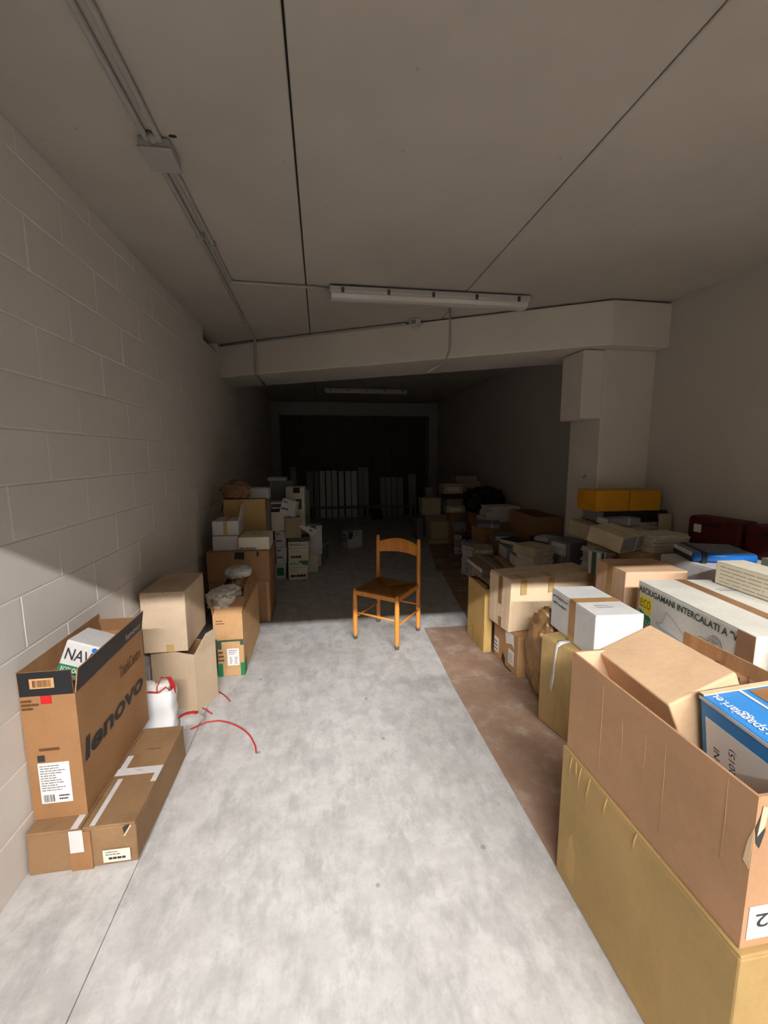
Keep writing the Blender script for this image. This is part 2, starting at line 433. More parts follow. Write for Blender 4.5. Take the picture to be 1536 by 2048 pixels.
def lump(name, label, cat, loc, size, mat, seed=0, amp=0.25, sub=4, rz=0, group=None, parent=None, freq=2.0, flat=True, top=None):
    bm = bmesh.new(); bmesh.ops.create_icosphere(bm, subdivisions=sub, radius=1.0)
    off = Vector((seed*7.3, seed*3.1, seed*1.9))
    for v in bm.verts:
        n = v.co.normalized(); p = n*freq+off
        k = 1+amp*(noise.noise(p)+0.5*noise.noise(p*2.3)+0.35*(1-abs(noise.noise(p*4.1))*2))
        # boxier than a ball
        q = Vector([math.copysign(abs(c)**0.75, c) for c in n]); co = q*k
        v.co = Vector((co.x*size[0]/2, co.y*size[1]/2, (co.z)*size[2]/2))
    zs = [v.co.z for v in bm.verts]; zm = min(zs)
    if flat:
        cut = zm+size[2]*0.10
        for v in bm.verts: v.co.z = max(v.co.z, cut)
        zm = cut
    for v in bm.verts: v.co.z -= zm
    me = bpy.data.meshes.new(name); bm.to_mesh(me); bm.free(); me.materials.append(mat)
    for p in me.polygons: p.use_smooth = True
    o = bpy.data.objects.new(name, me); COL.objects.link(o); o.location = loc; o.rotation_euler = (0, 0, R(rz))
    if parent is not None: o.parent = parent
    if label: tag(o, label, cat, group)
    return o

# ------------------------------------------------------------------ archive things
def folder(label, loc, rz, w, d, h, cover, spine='left', page=PAPER_O, tagmat=None, ribbon=True, group='archive folders in the heap', name='archive_folder', cat='folder', rx=0, ry=0, seed=0, lines=True):
    """tied archive folder lying flat: two boards, a spine, a block of papers, a ribbon and a written spine label"""
    root = thing(name, label, cat, loc, rz, group, rx, ry); r = rnd(seed)
    t = 0.004; hw, hd = w/2, d/2
    cv = MB(); cv.box(-hw, -hd, 0, hw, hd, t); cv.box(-hw, -hd, h-t, hw, hd, h)
    if spine == 'left': cv.box(-hw, -hd, t, -hw+t, hd, h-t)
    elif spine == 'front': cv.box(-hw, -hd, t, hw, -hd+t, h-t)
    cv.build('cover', cover, root, 0.002)
    pg = MB(); n = 6; z = t
    for k in range(n):
        z2 = t+(h-2*t)*(k+1)/n; a = [r.uniform(0.004, 0.016) for _ in range(4)]
        pg.box(-hw+a[0], -hd+a[1], z, hw-a[2], hd-a[3], z2-0.0006); z = z2
    pg.build('paper_block', page, root)
    F = Faces(root, w, d, h)
    if tagmat:
        L = (d if spine == 'left' else w)
        lab = F.patch(spine, 0.004, 0.004, L-0.004, h-0.004, tagmat, 'spine_label', 0.0006)
        if lines: F.lines(spine, 0.03, h*0.1, L-0.03, h*0.92, 5, INKG, seed, 'handwriting', 0.0018, 0.12)
    if ribbon:
        rb = MB(); rb.box(hw*0.25, -hd-0.002, -0.0, hw*0.25+0.012, hd+0.002, 0.0006)
        rb.box(hw*0.25, -hd-0.002, h, hw*0.25+0.012, hd+0.002, h+0.001); rb.box(hw*0.25, -hd-0.003, 0, hw*0.25+0.012, -hd-0.002, h)
        rb.build('ribbon', STRING, root)
    return root, F

def bundle(label, loc, rz, w, d, h, mat=PAPER, group='tied paper bundles in the heap', rx=0, ry=0, seed=0, n=7, string=True, name='paper_bundle', cat='papers'):
    root = thing(name, label, cat, loc, rz, group, rx, ry); r = rnd(seed); mb = MB(); z = 0
    for k in range(n):
        z2 = h*(k+1)/n; M = Matrix.Rotation(R(r.uniform(-4, 4)), 4, 'Z'); a = [r.uniform(0, 0.02) for _ in range(4)]
        mb.box(-w/2+a[0], -d/2+a[1], z, w/2-a[2], d/2-a[3], z2-0.001, M); z = z2
    mb.build('sheets', mat, root, 0.002)
    if string:
        s = MB(); e = 0.004
        s.tube([(0, -d/2-e, 0), (0, -d/2-e, h+e), (0, d/2+e, h+e), (0, d/2+e, 0)], 0.003, 5); s.tube([(-w/2-e, 0, 0), (-w/2-e, 0, h+e), (w/2+e, 0, h+e), (w/2+e, 0, 0)], 0.003, 5)
        s.tube([(0, 0, h+e), (-0.03, -0.03, h+0.012), (-0.07, -0.02, h+0.004)], 0.003, 5)
        s.build('string', STRING, root)
    return root

def box_file(label, loc, rz, w, d, h, mat, face='front', lab=None, group='archive boxes in the heap', name='archive_box', cat='box', rx=0, ry=0, hole=False, seed=0, lid=True):
    root = thing(name, label, cat, loc, rz, group, rx, ry)
    lh = h*0.28 if lid else 0
    MB().box(-w/2, -d/2, 0, w/2, d/2, h-lh).build('body', mat, root, 0.003)
    if lid: MB().box(-w/2-0.003, -d/2-0.003, h-lh+0.001, w/2+0.003, d/2+0.003, h).build('lid', mat, root, 0.003)
    F = Faces(root, w, d, h); L = w if face in ('front', 'back') else d
    if lab:
        F.patch(face, L*0.2, h*0.25, L*0.8, h*0.68, lab, 'label', 0.004); F.lines(face, L*0.25, h*0.3, L*0.75, h*0.62, 3, INKG, seed, 'handwriting', 0.0055, 0.18)
    if hole: F.poly(face, [(L*0.5+0.012*math.cos(a*math.pi/6), h*0.15+0.012*math.sin(a*math.pi/6)) for a in range(12)], INK, 'finger_hole', 0.004)
    return root, F

def lever_binder(label, loc, rz, th, d, h, mat, lab=LABEL, group='upright binders beside the far boxes', rx=0, ry=0):
    root = thing('lever_binder', label, 'binder', loc, rz, group, rx, ry)
    c = MB(); t = 0.003
    c.box(-th/2, -d/2, 0, -th/2+t, d/2, h); c.box(th/2-t, -d/2, 0, th/2, d/2, h); c.box(-th/2, -d/2, 0, th/2, -d/2+t, h)
    c.build('cover', mat, root); MB().box(-th/2+0.005, -d/2+0.01, 0.006, th/2-0.005, d/2-0.012, h-0.02).build('paper_block', PAPER, root)
    F = Faces(root, th, d, h); F.patch('front', th*0.15, h*0.35, th*0.85, h*0.8, lab, 'label')
    F.poly('front', [(th*0.5+th*0.22*math.cos(a*math.pi/6), h*0.16+th*0.22*math.sin(a*math.pi/6)) for a in range(12)], INK, 'finger_hole', 0.001)
    return root

# ================================================================== THE SETTING
XL, XR, ZC, YE, YF = -1.162, 2.994, 2.9, 10.75, -0.1

def setting():
    # floor: poured concrete in two pours with a joint, then the dirty joint itself a recess
    fl = MB(); fl.box(XL-0.2, YF-0.15, -0.12, -0.762, YE+0.8, 0); fl.box(-0.757, YF-0.15, -0.12, XR+0.2, YE+0.8, 0); fl.box(-0.762, YF-0.15, -0.12, -0.757, YE+0.8, -0.008)
    struct(fl.build('floor', FLOOR))
    # cardboard sheets on the floor
    def sheet(name, label, pts, z=0.0):
        mb = MB(); mb.prism(pts, z, z+0.004); o = mb.build(name, SHEET); tag(o, label, 'cardboard sheet', 'flattened cardboard laid on the floor'); return o
    sheet('cardboard_sheet', 'brown flattened cardboard sheet on the floor beside the large open carton', [(0.884, 0.30), (2.2, 0.30), (2.2, 2.742), (0.887, 2.752)])
    sheet('cardboard_sheet', 'brown flattened cardboard sheet on the floor right of the wooden chair', [(0.892, 2.757), (2.3, 2.747), (2.3, 3.66), (0.925, 3.69)])
    sheet('cardboard_sheet', 'dark flattened cardboard sheet on the floor behind the tall yellow carton', [(1.40, 3.86), (2.9, 3.84), (2.9, 5.47), (1.61, 5.5)])
    sheet('cardboard_sheet', 'dark flattened cardboard sheet on the floor before the far beige boxes', [(1.55, 5.52), (2.95, 5.5), (2.95, 7.3), (1.9, 7.3)])
    # ceiling slabs
    root = bpy.data.objects.new('ceiling', None); COL.objects.link(root); struct(root)
    MB().box(XL-0.3, YF-0.15, ZC+0.012, XR+0.3, YE+0.8, ZC+0.2).build('slab_backing', DARKNESS, root)
    edges = [XL-0.3, -0.079, 1.1835, XR+0.3]
    for i in range(3):
        a, b = edges[i]+(0.004 if i else 0), edges[i+1]-(0.004 if i < 2 else 0)
        MB().box(a, YF-0.15, ZC, b, YE+0.8, ZC+0.05).build('ceiling_slab', CEIL, root, 0.004, seg=1)
    # a small drilled hole in the slab
    MB().prism([(-0.564+0.016*math.cos(k), 2.019+0.008*math.sin(k)) for k in [j*math.pi/5 for j in range(10)]], ZC-0.002, ZC+0.001).build('drill_hole', INK, root)
    # left wall of painted concrete blocks
    wl = bpy.data.objects.new('wall_left', None); COL.objects.link(wl); struct(wl)
    bk = MB(); bk.box(XL-0.35, YF-0.15, -0.1, XL-0.003, YE+0.8, 2.79); bk.box(XL-0.35, YF-0.15, 2.79, XL-0.003, 4.78, ZC); bk.box(XL-0.35, 5.42, 2.79, XL-0.003, YE+0.8, ZC); bk.box(XL-0.35, 4.78, 2.79, XL-0.30, 5.42, ZC)
    bk.build('mortar_bed', MORTAR, wl)
    vd = MB(); vd.box(XL-0.299, 4.785, 2.791, XL-0.29, 5.415, ZC+0.01); vd.box(XL-0.29, 4.785, 2.791, XL-0.004, 5.415, 2.796); vd.build('wall_gap_shade', DARKNESS, wl)  # near-black lining: the shade inside the gap is put into its colour
    L, H, g, ch = 0.543, 0.2145, 0.006, 0.0025
    def block_mesh(name, l, h):
        mb = MB(); x0, x1 = -0.025, 0.0
        a = [(x0, g/2, g/2), (x0, l-g/2, g/2), (x0, l-g/2, h-g/2), (x0, g/2, h-g/2)]
        b = [(x1-ch, y, z) for _, y, z in a]; c = [(x1, y+(ch if y < l/2 else -ch), z+(ch if z < h/2 else -ch)) for _, y, z in a]
        mb.v = a+b+c; mb.f = [(0, 1, 5, 4), (1, 2, 6, 5), (2, 3, 7, 6), (3, 0, 4, 7), (4, 5, 9, 8), (5, 6, 10, 9), (6, 7, 11, 10), (7, 4, 8, 11), (8, 9, 10, 11)]; mb.mi = [0]*9
        o = mb.build(name, BLOCK); me = o.data; bpy.data.objects.remove(o); return me
    full, half = block_mesh('block', L, H), block_mesh('block', L, 2.9-13*H-0.004)
    for k in range(14):
        z = 0.004+H*k; y = 1.775-(0.0 if k % 2 == 0 else L/2)-4*L; me = full if k < 13 else half
        while y < YE-0.05:
            if not (k == 13 and y+L > 4.9 and y < 5.35) and y+L > YF+0.02:
                o = bpy.data.objects.new('block', me); COL.objects.link(o); o.location = (XL, y, z); o.parent = wl
            y += L
    # right wall, end wall with gate opening, front wall with doorway
    struct(MB().box(XR, YF-0.15, -0.1, XR+0.3, YE+0.8, ZC+0.1).build('wall_right', PAINT))
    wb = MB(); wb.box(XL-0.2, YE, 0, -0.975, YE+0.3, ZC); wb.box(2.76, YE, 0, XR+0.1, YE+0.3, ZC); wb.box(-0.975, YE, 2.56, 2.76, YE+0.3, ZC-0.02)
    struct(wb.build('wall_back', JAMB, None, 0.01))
    gate = bpy.data.objects.new('door_1', None); COL.objects.link(gate); gate.location = (0, YE+0.3, 0); struct(gate)
    n = 8; x0, x1 = -0.98, 2.77
    for i in range(n):
        a = x0+(x1-x0)*i/n; b = x0+(x1-x0)*(i+1)/n
        MB().box(a+0.004, 0.02, 0.02, b-0.004, 0.06, 2.6).build('gate_panel', DARKGATE, gate, 0.004)
    MB().box(x0, 0.05, 0, x1, 0.09, 2.62).build('gate_back', DARKNESS, gate)
    MB().box(0.83, 0.0, 0.02, 0.95, 0.03, 2.58).build('gate_stile', DARKGATE, gate)
    wf = MB(); y0, y1, top = YF-0.15, YF, 2.365
    wf.box(XL-0.3, y0, 0, -1.12, y1, ZC); wf.box(2.85, y0, 0, XR+0.2, y1, ZC); wf.box(-1.12, y0, top, 2.85, y1, ZC)
    struct(wf.build('wall_front', PAINT))
    # the hall outside the doorway, with the recess of its high strip light
    hl = MB(); a, b, c, t = -6.5, 7.1, -9.3, 8.2
    hl.box(a, c, -0.12, b, y0, 0); hl.box(a, c, t, b, y0, t+0.1); hl.box(a-0.1, c, 0, a, y0, t); hl.box(b, c, 0, b+0.1, y0, t)
    hl.box(a, c, 0, b, c+0.15, LIGHT_Z-0.3); hl.box(a, c, LIGHT_Z+0.3, b, c+0.15, t); hl.box(a, y0, ZC, b, y0+0.1, t); hl.box(a, y0, 0, XL-0.25, y0+0.1, ZC+.05); hl.box(XR+0.15, y0, 0, b, y0+0.1, ZC+.05)
    struct(hl.build('wall_hall', HALLP))
    # beam running askew across the room
    bx = MB()
    P = [(XL-0.1, 5.52), (2.45, 3.41), (XR+0.02, 3.42), (XR+0.02, 4.05), (2.40, 4.24), (XL-0.1, 6.33)]
    bx.prism(P, 2.525, ZC-0.014); bo = bx.build('ceiling_beam', BEAMP, None, 0.012); struct(bo)
    pl = MB(); pl.box(2.50, 3.56, 0, XR+0.02, 4.04, 2.53); struct(pl.build('wall_pillar', BEAMP, None, 0.012))
    cb = MB(); cb.box(2.30, 3.565, 1.925, 2.505, 3.90, 2.52); cbo = cb.build('wall_corbel', BEAMP, None, 0.012); struct(cbo)
    hk = MB(); hk.tube([(2.505, 3.727, 1.409), (2.49, 3.727, 1.409), (2.478, 3.727, 1.395), (2.478, 3.727, 1.38)], 0.006, 6)
    tag(hk.build('wall_hook', INKG), 'small dark metal hook fixed to the pillar face', 'hook')
setting()

# ================================================================== CEILING FITTINGS
def fittings():
    z = ZC-0.014
    def pipe(label, pts, r=0.011, clips=()):
        root = thing('conduit', label, 'conduit', pts[0]); o = Vector(pts[0])
        MB().tube([Vector(p)-o for p in pts], r, 8).build('pipe', STEEL, root, 0, True)
        for c in clips:
            c = Vector(c)-o; MB().box(c.x-r*1.6, c.y-0.012, c.z-r*1.4, c.x+r*1.6, c.y+0.012, c.z+0.014).build('saddle_clip', STEEL, root)
        return root
    pipe('grey conduit on the ceiling turning right towards the lamp', [(-0.612, -0.08, z), (-0.618, 2.0, z), (-0.625, 3.46, z), (-0.60, 3.485, z), (0.0, 3.50, z), (0.085, 3.505, z-0.01)], 0.013, [(-0.615, 1.2, z), (-0.621, 2.9, z)])
    pipe('grey conduit on the ceiling running straight down the beam face', [(-0.665, -0.08, z), (-0.668, 2.0, z), (-0.675, 3.5, z), (-0.70, 5.14, z), (-0.70, 5.172, z-0.03), (-0.70, 5.172, 2.525), (-0.70, 5.20, 2.51), (-0.70, 5.85, 2.51)], 0.013, [(-0.658, 1.1, z), (-0.664, 2.8, z), (-0.68, 4.2, z)])
    # junction box on the pair of conduits
    jb = thing('junction_box', 'beige square junction box on the ceiling conduits at the upper left', 'junction box', (-0.64, 2.10, ZC))
    MB().box(-0.062, -0.075, -0.042, 0.062, 0.075, -0.002).build('body', STEEL, jb, 0.008); MB().box(-0.066, -0.079, -0.05, 0.066, 0.079, -0.042).build('lid', STEEL, jb, 0.005)
    for sy in (-1, 1):
        MB().tube([(0.0, sy*0.07, -0.018), (0.0, sy*0.105, -0.016)], 0.02, 10).build('gland', STEEL, jb, 0, True)
    # conduit along the top of the beam
    d = Vector((3.612, -2.135, 0)).normalized()
    a = Vector((-1.12, 5.415, ZC-0.02)); b = Vector((0.86, 4.29, ZC-0.02))
    pipe('grey conduit along the top edge of the skewed beam', [a, (a+b)/2, b], 0.012)
    j2 = thing('junction_box', 'small round junction box on the beam under the lamp', 'junction box', (0.93, 4.205, ZC-0.002), -29.6)
    MB().prism([(0.055*math.cos(k*math.pi/8), 0.05*math.sin(k*math.pi/8)) for k in range(16)], -0.06, 0.0).build('body', PVC, j2, 0.006)
    MB().prism([(0.04*math.cos(k*math.pi/8), 0.036*math.sin(k*math.pi/8)) for k in range(16)], -0.072, -0.06).build('lid', PVC, j2, 0.004)
    MB().box(-0.02, -0.06, -0.05, 0.02, -0.04, -0.02).build('gland', INKG, j2)
    # loose cable hanging off the lamp
    cb = MB(); cb.tube([(1.15, 3.80, 2.899), (1.153, 3.80, 2.80), (1.157, 3.80, 2.72), (1.16, 3.80, 2.62), (1.155, 3.80, 2.52), (1.12, 3.80, 2.44), (1.05, 3.80, 2.39), (0.95, 3.79, 2.335)], 0.010, 8)
    tag(cb.build('loose_cable', STEEL, None, 0, True), 'loose grey cable hanging from the ceiling lamp in front of the beam', 'cable')
    # the two strip lamps
    def lamp(label, x0, x1, y, yaw):
        L = x1-x0
        root = thing('strip_lamp', label, 'ceiling lamp', ((x0+x1)/2, y, ZC), yaw, 'strip lamps on the ceiling')
        h = MB()
        prof = [(-0.075, -0.02), (0.075, -0.02), (0.075, -0.05), (0.068, -0.058), (-0.068, -0.058), (-0.075, -0.05)]
        M = Matrix(((0, 0, 1, -L/2), (1, 0, 0, 0), (0, 1, 0, 0), (0, 0, 0, 1)))
        h.prism(prof, 0, L, M); h.build('housing', LAMPGREY, root)
        dprof = [(-0.066, -0.056), (0.066, -0.056), (0.066, -0.072), (0.05, -0.098), (0.02, -0.107), (-0.02, -0.107), (-0.05, -0.098), (-0.066, -0.072)]
        M2 = M.copy(); M2[0][3] += 0.008
        dd = MB(); dd.prism(dprof, 0, L-0.016, M2); dd.build('diffuser', DIFF, root, 0.004)
        for k in range(5):
            x = -L/2+L*(0.06+0.22*k)
            for sy in (-1, 1):
                MB().box(x-0.011, sy*0.0775-0.004, -0.066, x+0.011, sy*0.0775+0.004, -0.03).build('clip', CLIP, root)
        for sx in (-1, 1):
            MB().box(sx*(L/2+0.003)-0.006, -0.03, -0.075, sx*(L/2+0.003)+0.006, 0.03, -0.03).build('end_cap', LAMPGREY, root, 0.003)
            MB().box(sx*L*0.3-0.02, -0.03, -0.022, sx*L*0.3+0.02, 0.03, 0.0).build('mounting_bracket', CLIP, root)
    lamp('unlit white strip lamp on the ceiling in front of the beam', 0.10, 1.71, 3.50, 0)
    lamp('dim strip lamp on the dark ceiling beyond the beam', 0.12, 1.74, 8.6, 0)
fittings()

# ================================================================== THE CHAIR
def chair():
    t = thing('dining_chair', 'honey-coloured wooden chair with a woven rush seat standing in the aisle', 'chair', (0.562, 3.610, 0), 0)
    FLp, FRp, BRp, BLp = Vector((0.271, 3.569)), Vector((0.596, 3.303)), Vector((0.856, 3.651)), Vector((0.524, 3.918))
    c = Vector((0.562, 3.610)); fl, fr, br, bl = [p-c for p in (FLp, FRp, BRp, BLp)]
    def leg(p, top, front):
        zs = [0.012, 0.06, 0.2, 0.32, 0.42, top*0.98, top] if front else [0.012, 0.06, 0.2, 0.36, 0.47, 0.6, 0.78, top-0.008, top]
        rs = [0.0165, 0.019, 0.021, 0.0205, 0.018, 0.015, 0.008] if front else [0.0165, 0.019, 0.021, 0.018, 0.0195, 0.019, 0.018, 0.016, 0.009]
        o = MB().tube([(p.x, p.y, z) for z in zs], rs, 14).build('leg', WOOD, t, 0, True)
        f = MB().tube([(p.x, p.y, 0.0), (p.x, p.y, 0.022), (p.x+0.001, p.y, 0.034)], [0.0175, 0.0185, 0.0165], 14).build('foot_cap', RUBBER, o)
    leg(fl, 0.462, True); leg(fr, 0.462, True); leg(bl, 0.862, False); leg(br, 0.862, False)
    def bar(a, b, z0, z1, h, th, name, mat=WOOD):
        o = MB().tube([(a.x, a.y, z0), ((a.x+b.x)/2, (a.y+b.y)/2, (z0+z1)/2), (b.x, b.y, z1)], [(th*0.8, h*0.8), (th, h), (th*0.8, h*0.8)], 10); o.build(name, mat, t, 0, True)
    # seat rails (flat boards)
    def rail(a, b):
        d = (b-a).normalized(); n = Vector((-d.y, d.x)); a2, b2 = a+d*0.015, b-d*0.015
        pts = [a2-n*0.009, b2-n*0.009, b2+n*0.009, a2+n*0.009]
        MB().prism([(p.x, p.y) for p in pts], 0.405, 0.445).build('seat_rail', WOOD, t, 0.004)
    rail(fl, fr); rail(fr, br); rail(br, bl); rail(bl, fl)
    bar(fl, fr, 0.245, 0.245, 0.010, 0.010, 'stretcher'); bar(bl, br, 0.255, 0.255, 0.010, 0.010, 'stretcher')
    bar(fr, br, 0.20, 0.20, 0.010, 0.010, 'stretcher'); bar(fl, bl, 0.20, 0.20, 0.010, 0.010, 'stretcher')
    # woven rush seat: four triangles of cords running in to the middle
    cs = [fl, fr, br, bl]; ctr = (fl+fr+br+bl)/4
    for i in range(4):
        a, b = cs[i], cs[(i+1) % 4]; mb = MB(); n = 11
        a = ctr+(a-ctr)*0.97; b = ctr+(b-ctr)*0.97
        for k in range(n):
            f = (k+0.5)/n; p = a.lerp(ctr, f); q = b.lerp(ctr, f); zz = 0.449-0.014*f
            mb.tube([(p.x, p.y, zz), ((p.x+q.x)/2, (p.y+q.y)/2, zz-0.002), (q.x, q.y, zz)], 0.0095, 6)
        mb.build('rush_panel', RUSH, t, 0, True)
    MB().prism([((ctr+(p-ctr)*0.93).x, (ctr+(p-ctr)*0.93).y) for p in cs], 0.418, 0.43).build('seat_pad', RUSH, t)
    # curved back slat with an arched top
    d = (br-bl).normalized(); nrm = Vector((-d.y, d.x)); L = (br-bl).length; mb = MB(); n = 16; pts = []
    for k in range(n+1):
        f = k/n; bow = 0.030*math.sin(math.pi*f); p = bl+d*(L*f)+nrm*bow
        e = max(0, math.sin(math.pi*(f*1.0))); zt = 0.792+0.052*e**0.8; zb = 0.698+0.018*e
        for (o_, z_) in ((-0.008, zb), (-0.008, zt), (0.008, zt), (0.008, zb)):
            mb.v.append((p.x+nrm.x*o_, p.y+nrm.y*o_, z_))
    for k in range(n):
        for j in range(4):
            mb.f.append((k*4+j, k*4+(j+1) % 4, k*4+4+(j+1) % 4, k*4+4+j)); mb.mi.append(0)
    mb.f += [(0, 1, 2, 3), (n*4+3, n*4+2, n*4+1, n*4)]; mb.mi += [0, 0]
    mb.build('back_slat', WOOD, t, 0.004, True)
chair()

# ================================================================== LEFT ROW
def left_row():
    # flat long carton on the floor
    w, d, h = 0.395, 0.61, 0.177
    root, F = closed_carton('long flat brown carton on the floor under the tall computer carton', (XL+0.008+w/2, 1.628+d/2, 0), 0, w, d, h, cardboard('flat_carton', (0.285, 0.17, 0.085), 21, 0.2, 0.3), warp=0.004, seam='y')
    F.patch('front', 0.155, 0.0, 0.232, h-0.01, TAPE_D, 'tape', 0.006); F.patch('front', 0.157, 0.082, 0.206, h, TAPE_W, 'white_tape', 0.008)
    F.patch('top', 0.160, 0.0, 0.185, 0.07, TAPE_W, 'white_tape', 0.001); F.patch('top', 0.226, 0.005, 0.246, 0.25, TAPE_W, 'white_tape', 0.001)
    F.patch('top', 0.20, 0.27, 0.395, 0.315, TAPE_W, 'white_tape', 0.0012); F.patch('top', 0.205, 0.31, 0.232, 0.40, TAPE_W, 'white_tape', 0.0015)
    F.patch('top', 0.372, 0.215, 0.395, 0.29, TAPE_W, 'white_tape', 0.0016)
    F.patch('front', 0.27, 0.02, 0.37, 0.074, LABEL_Y, 'address_label', 0.006); F.lines('front', 0.28, 0.048, 0.36, 0.07, 2, INKG, 3, 'print', 0.0072); F.lines('front', 0.29, 0.028, 0.365, 0.042, 1, INK, 5, 'print', 0.0072, 0.7)
    F.poly('front', [(0.355, 0.13), (0.378, 0.172), (0.365, 0.174), (0.35, 0.165)], INK, 'torn_hole', 0.006)
    F.poly('front', [(0.35, 0.128), (0.357, 0.128), (0.384, 0.172), (0.379, 0.175)], KRAFT_L, 'torn_edge', 0.0066)
    F.squiggle('top', 0.27, 0.43, 0.34, 0.445, INKB, 4)
    F.squiggle('top', 0.285, 0.29, 0.31, 0.30, INKG, 7, 12)
    # computer carton
    w, d, h = 0.195, 0.625, 0.525; z0 = 0.179
    m = cardboard('computer_carton', (0.335, 0.175, 0.078), 22, 0.12)
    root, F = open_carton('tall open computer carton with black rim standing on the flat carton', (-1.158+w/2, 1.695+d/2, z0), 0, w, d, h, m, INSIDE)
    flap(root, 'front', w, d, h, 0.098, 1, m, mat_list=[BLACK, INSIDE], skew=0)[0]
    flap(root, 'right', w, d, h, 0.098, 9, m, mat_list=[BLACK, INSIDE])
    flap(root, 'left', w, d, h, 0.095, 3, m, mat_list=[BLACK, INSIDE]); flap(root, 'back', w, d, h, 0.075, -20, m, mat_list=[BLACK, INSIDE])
    F.patch('front', 0.045, h+0.032, 0.13, h+0.072, KRAFT_O, 'rim_label', 0.006); F.lines('front', 0.055, h+0.038, 0.12, h+0.066, 14, INKB, 2, 'barcode', 0.0076, vertical=True)
    F.patch('front', 0.074, h-0.035, 0.112, h-0.001, RED, 'red_print'); F.lines('front', 0.005, h-0.06, 0.066, h-0.012, 3, INKB, 8, 'handling_icons', 0.002, 0.6)
    F.poly('front', [(0.046+0.012*0, 0.300), (0.050, 0.294), (0.118, 0.294), (0.122, 0.300), (0.118, 0.306), (0.050, 0.306)], INKB, 'hand_slot')
    F.patch('front', 0.038, 0.248, 0.064, 0.276, INK, 'black_print')
    F.patch('front', 0.036, 0.068, 0.148, 0.242, LABEL, 'product_label', 0.0012); F.lines('front', 0.042, 0.12, 0.135, 0.235, 11, INKG, 12, 'print', 0.0024, 0.4); F.lines('front', 0.044, 0.074, 0.085, 0.105, 12, INK, 3, 'barcode', 0.0024, vertical=True); F.lines('front', 0.10, 0.078, 0.14, 0.105, 2, INK, 33, 'print', 0.0024)
    F.text('right', 'lenovo', 0.018, 0.215, 0.585, 0.308, INK, 0.035, 0.002, shear=0.12)
    F.text('right', 'ThinkCentre', 0.35, 0.385, 0.585, 0.445, INKB, 0.02, 0.002)
    F.text('right', 'lenovo', 0.40, h+0.03, 0.56, h+0.06, GREY1, 0.01, 0.021)
    # paper ream carton sticking out of it
    r2, G = closed_carton('white paper ream wrapper with blue dot poking out of the computer carton', Vector((-1.087, 1.90, 0.838))-((Matrix.Rotation(R(20), 4, 'Y') @ Matrix.Rotation(R(-6), 4, 'X')) @ Vector((-0.07, -0.09, 0.165))), 0, 0.14, 0.18, 0.165, WHITEB, name='ream_box', cat='paper box', rx=-6, ry=20, flaps=False)
    lump('packing_paper', 'crumpled brown packing paper filling the tall computer carton', 'paper', (-1.06, 2.02, 0.188), (0.155, 0.50, 0.50), KRAFT_D, 14, 0.1, 4, freq=3.5)
    G.text('front', 'NAVi', 0.014, 0.085, 0.125, 0.135, INK, 0.01)
    G.poly('front', [(0.118+0.011*math.cos(a*math.pi/8), 0.147+0.011*math.sin(a*math.pi/8)) for a in range(16)], BLUE_P, 'blue_dot')
    G.patch('front', 0.002, 0.025, 0.138, 0.062, GREEN, 'green_band'); G.text('front', 'ECOLOGICAL', 0.014, 0.033, 0.125, 0.054, LABEL, 0.01, 0.003)
    # lower square carton, turned, flap up
    rz = -25; w, d, h = 0.34, 0.20, 0.383
    ex, ey = Vector((math.cos(R(rz)), math.sin(R(rz)), 0)), Vector((-math.sin(R(rz)), math.cos(R(rz)), 0))
    c = Vector((-0.805, 2.638, 0))-ex*w/2+ey*d/2
    m = cardboard('tan_carton', (0.60, 0.46, 0.32), 23, 0.2)
    root, F = open_carton('plain tan carton on the floor with an upright flap under another carton', c, rz, w, d, h, m, INSIDE)
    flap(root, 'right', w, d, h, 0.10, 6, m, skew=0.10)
    # upper square carton
    w, d, h = 0.262, 0.43, 0.39
    root, F = closed_carton('plain tan carton stacked on the turned carton by the block wall', (-0.855-w/2, 2.695+d/2, 0.387), 0, w, d, h, cardboard('tan_carton_b', (0.66, 0.51, 0.36), 24, 0.12), seam='y')
    F.patch('front', 0.135, 0.003, 0.180, 0.05, TAPE_G, 'tape')
    # white carrier bag with red ribbon
    bag = thing('carrier_bag', 'white paper carrier bag stuffed with red ribbon and cups beside the tan carton', 'bag', (-0.975, 2.47, 0))
    mb = MB(); n = 9; rows = []
    for k in range(n):
        f = k/(n-1); zz = 0.275*f; wv = 0.103+0.004*math.sin(k*2.1); dv = 0.055+0.012*f+0.006*math.sin(k*1.3)
        ring = []
        for j in range(24):
            a = 2*math.pi*j/24; cx = math.copysign(abs(math.cos(a))**0.45, math.cos(a)); sy = math.copysign(abs(math.sin(a))**0.45, math.sin(a))
            e = 0.006*noise.noise(Vector((cx*3, sy*3+k*0.6, k*0.9)))
            ring.append((cx*(wv+e), sy*(dv+e), zz+0.012*noise.noise(Vector((cx*2, sy*2, 5)))*f))
        rows.append(ring)
    for r_ in rows: mb.v += r_
    for k in range(n-1):
        for j in range(24): mb.f.append((k*24+j, k*24+(j+1) % 24, (k+1)*24+(j+1) % 24, (k+1)*24+j)); mb.mi.append(0)
    mb.f.append(tuple(range(24))); mb.mi.append(0)
    mb.build('bag_body', BAGW, bag, 0, True)
    s = MB(); s.tube([(0.015, -0.02, 0.20), (0.02, -0.03, 0.30), (0.045, -0.03, 0.355), (0.085, -0.02, 0.345), (0.098, -0.01, 0.29), (0.095, -0.005, 0.24)], [(0.014, 0.003)]*6, 6); s.build('red_ribbon', RED, bag, 0, True)
    s = MB(); s.tube([(-0.08, -0.035, 0.24), (-0.03, -0.05, 0.285), (0.03, -0.05, 0.275), (0.07, -0.04, 0.30), (0.09, -0.02, 0.26)], [(0.012, 0.003)]*5, 6); s.build('red_ribbon', RED, bag, 0, True)
